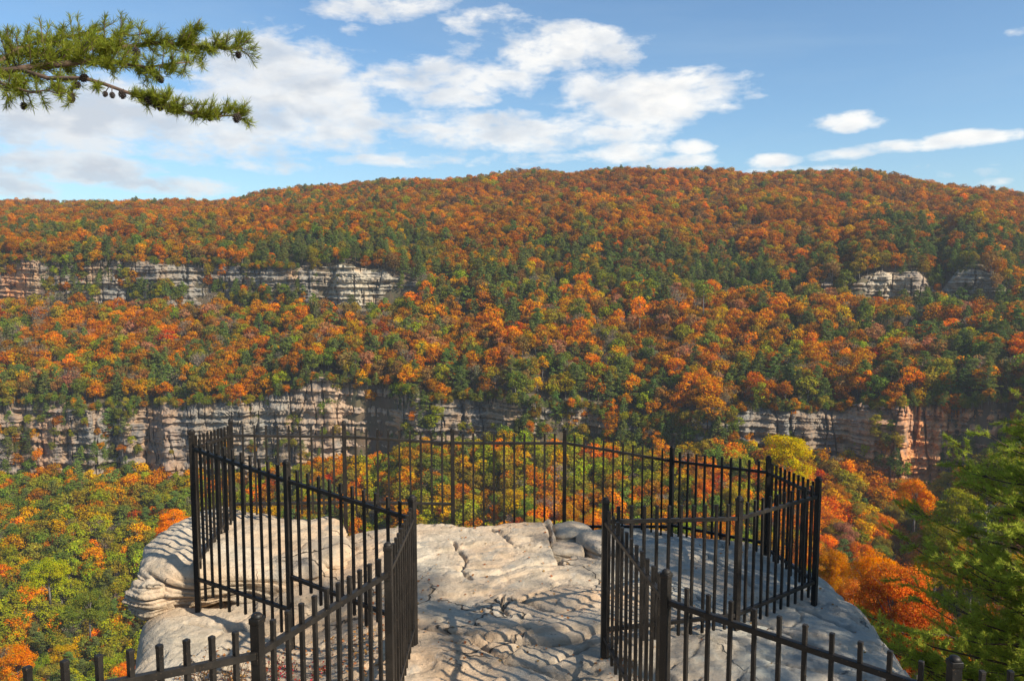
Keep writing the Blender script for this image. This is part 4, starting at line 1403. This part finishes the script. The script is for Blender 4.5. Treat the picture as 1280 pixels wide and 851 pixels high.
# ------------------------------------------------------------------ the near conifer at the right, and one out of frame that shades the rock
def near_pine(loc, H, Rm, seed, label, dens=1.0, z0=.12, needle=.085, wid=.006, col=None, nn=26, name='pine_tree'):
    r = np.random.RandomState(seed)
    t_ = empty(name, loc)
    tag(t_, label, 'pine tree')
    bm = bmesh.new()
    tube(bm, [(0, 0, -2), (0, 0, 1), (.15, -.1, H * .5), (.1, .1, H)], [.28, .24, .15, .02], 12)
    link_mesh('trunk', bm_mesh('trunk', bm, [M_PINEBARK]), t_)
    bm = bmesh.new(); ends = []
    nb = int(90 * dens)
    for i in range(nb):
        t = z0 + (1 - z0) * (i + r.uniform(-.4, .4)) / nb
        t = min(max(t, .05), .99)
        z = t * H
        L = Rm * (1 - t) ** .55 * r.uniform(.6, 1.08) + .25
        a = i * 2.399 + r.uniform(-.3, .3)
        d = Vector((math.cos(a), math.sin(a), 0))
        p0 = Vector((.12 * t, -.1 * t, z))
        rise = r.uniform(-.12, .42)
        pts = [p0, p0 + d * L * .35 + Vector((0, 0, (.30 * rise) * L)), p0 + d * L * .7 + Vector((0, 0, .62 * rise * L)), p0 + d * L + Vector((0, 0, (rise + .05) * L))]
        tube(bm, pts, [.035, .022, .014, .005], 5)
        n2 = int(L * 9)
        for j in range(n2):
            s = r.uniform(.22, 1.0)
            q = pts[0].lerp(pts[3], s) - Vector((0, 0, .01 * L))
            sd_ = Vector((-d.y, d.x, 0)) * r.choice([-1, 1])
            L2 = (.75 - .45 * s) * r.uniform(.5, 1.1) * min(1.2, L * .55)
            d2 = (sd_ * .75 + d * .6 + Vector((0, 0, r.uniform(-.35, .7)))).normalized()
            q2 = q + d2 * L2
            tube(bm, [q, q2], [.010, .003], 3)
            m = max(2, int(L2 / .085))
            for h in range(m):
                e = q.lerp(q2, (h + 1) / m)
                dd = (d2 + Vector(r.normal(size=3)) * .45 + Vector((0, 0, .25))).normalized()
                ends.append((e + dd * .04, dd))
    limbs_o = link_mesh('limbs', bm_mesh('limbs', bm, [M_PINEBARK]), t_)
    v, f = needle_tufts(ends, nn, needle, wid, r, .2)
    link_mesh('needles', np_mesh('needles', v, f, [col or M_NEEDLE]), limbs_o)
    return t_

M_NEEDLE2 = foliage_material('pine_needles_fresh', .5, .6, 1.0, False, (.42, .47, .065), nscale=1.8)
near_pine((10.4, 14.0, -11.0), 9.1, 4.5, 31, 'near bright green pine filling the lower right corner of the view', 2.6, .10, .10, .008, M_NEEDLE2, 24)
near_pine((17.0, 18.5, -10.5), 12.6, 4.1, 33, 'tall pine at the right edge with sparse branch tips poking into view', 1.0, .2, .10, .008, M_NEEDLE2, 18)
#near_pine((8.2, 18.8, -15.5), 10.0, 2.9, 37, 'smaller green pine below and left of the corner pine', 1.0, .12, .10, .009, M_NEEDLE2, 16)
near_pine((8.3, 4.3, -3.2), 7.0, 3.3, 35, 'bushy pine standing right of the railing and casting dappled shade', 1.3, .12, .10, .010, None, 14)
near_pine((9.6, 0.1, -2.9), 10.0, 2.3, 36, 'taller pine behind the viewpoint casting shade on the rock', .7, .35, .09, .008, None, 12)

# ------------------------------------------------------------------ dry weeds, red creeper and fallen leaves
M_DRY = simple_mat('dry_stem', (.22, .15, .09), .9, 0, 30, .4, 0)
def leafy_mat(name, col):
    return foliage_material(name, .3, .5, 1.0, False, col, nscale=6)
M_REDLEAF = leafy_mat('red_leaf', (.40, .035, .03)); M_LITTER = leafy_mat('litter_leaf', (.36, .17, .06)); M_GRN = leafy_mat('green_leaf', (.13, .17, .03))

def weed(loc, h, n, seed, label, mat_leaf, group=None, leaf=.022, name='weed', cat='plant'):
    r = np.random.RandomState(seed)
    o = empty(name, loc)
    tag(o, label, cat, group)
    bm = bmesh.new(); ce, nr = [], []
    for i in range(n):
        a = r.uniform(0, 6.28); l = h * r.uniform(.5, 1.1)
        b0 = Vector((r.normal() * .05, r.normal() * .05, -.03))
        top = b0 + Vector((math.cos(a) * l * .4, math.sin(a) * l * .4, l))
        m_ = b0.lerp(top, .5) + Vector((0, 0, .03)) + Vector(r.normal(size=3)) * .01
        tube(bm, [b0, m_, top], [.0035, .0025, .001], 4)
        for j in range(9):
            t = r.uniform(.25, 1)
            ce.append(np.array(b0.lerp(top, t)) + r.normal(size=3) * .025); nr.append(r.normal(size=3) + [0, 0, .8])
            if j % 3 == 0:
                tube(bm, [b0.lerp(top, t), Vector(ce[-1])], [.0015, .001], 3)
    st = link_mesh('stems', bm_mesh('stems', bm, [M_DRY]), o)
    v, f = leaf_quads(np.array(ce), np.array(nr), leaf * r.uniform(.6, 1.3, len(ce)), r, .6)
    link_mesh('leaves', np_mesh('leaves', v, f, [mat_leaf]), o)
    return o

rw = random.Random(4)
spots = [(-2.15, 5.95, 'rusty dry weed on the lower left rock beside the front railing'), (-2.45, 6.05, 'pale dry weed at the left rim of the lower rock')]
for k, (x, y, lb) in enumerate(spots):
    weed((x, y, ground_at(x, y)), .26, 16, 50 + k, lb, M_LITTER, 'dry weeds at the rock edge', .02, 'dry_weed')
reds = [(-1.95, 5.85), (-1.75, 6.0), (-1.62, 5.75), (-1.9, 6.15), (-2.05, 5.7), (-1.5, 5.95)]
for k, (x, y) in enumerate(reds):
    weed((x, y, ground_at(x, y)), .13, 9, 60 + k, 'low red leaved plant on the stone behind the front left railing', M_REDLEAF, 'red leaved plants on the lower left stone', .026, 'red_plant')
weed((1.80, 3.42, -2.95), 1.42, 2, 77, 'brown withered stalk sticking up behind the lower right railing post', M_LITTER, None, .03, 'withered_stalk')
for k, (x, y) in enumerate([(-.9, 6.15), (-.82, 5.9), (.88, 5.6)]):
    weed((x, y, ground_at(x, y)), .09, 6, 90 + k, ['small tuft of dead leaves beside the left entry post', 'tiny green tuft at the foot of the left entry post', 'small tuft beside the right entry post'][k], M_GRN if k == 1 else M_LITTER, None, .022, 'leaf_tuft')

r = np.random.RandomState(8)
c, nr_ = [], []
def litter(n, x0, x1, y0, y1):
    for i in range(n):
        x, y = r.uniform(x0, x1), r.uniform(y0, y1)
        if edge_dist(np.array([[x]]), np.array([[y]]), ROCK_EDGE)[0, 0] < .15: continue
        c.append((x, y, ground_at(x, y) + .012)); nr_.append(r.normal(size=3) * .3 + [0, 0, 1])
litter(900, -2.7, -1.0, 5.0, 6.5); litter(260, -1.3, -.75, 4.6, 7.2); litter(230, -.8, 1.0, 5.5, 8.8); litter(130, .7, 3.0, 4.6, 8.5); litter(120, .7, 1.0, 4.4, 6.2)
v, f = leaf_quads(np.array(c), np.array(nr_), .032 * r.uniform(.5, 1.3, len(c)), r, .7)
lit = link_mesh('fallen_leaves', np_mesh('fallen_leaves', v, f, [M_LITTER]))
tag(lit, 'scattered brown and orange fallen leaves on the pale rock', 'leaf litter', None, 'stuff')

# ------------------------------------------------------------------ the air over the gorge
HAZE_D = 0.00013
bm = bmesh.new()
bmesh.ops.create_cube(bm, size=1)
bmesh.ops.scale(bm, verts=bm.verts, vec=(12400, 4200, 420))
bmesh.ops.translate(bm, verts=bm.verts, vec=(0, 2020, -60))
mh, th = new_mat('haze_air')
oh = th.n('ShaderNodeOutputMaterial'); pv = th.n('ShaderNodeVolumePrincipled')
pv.inputs['Color'].default_value = (.80, .88, 1.0, 1); pv.inputs['Density'].default_value = HAZE_D; pv.inputs['Anisotropy'].default_value = .2
th.link(pv.outputs[0], oh.inputs['Volume'])
hz = link_mesh('haze', bm_mesh('haze', bm, [mh], False))
tag(hz, 'thin blue haze hanging in the gorge', 'haze', None, 'stuff')
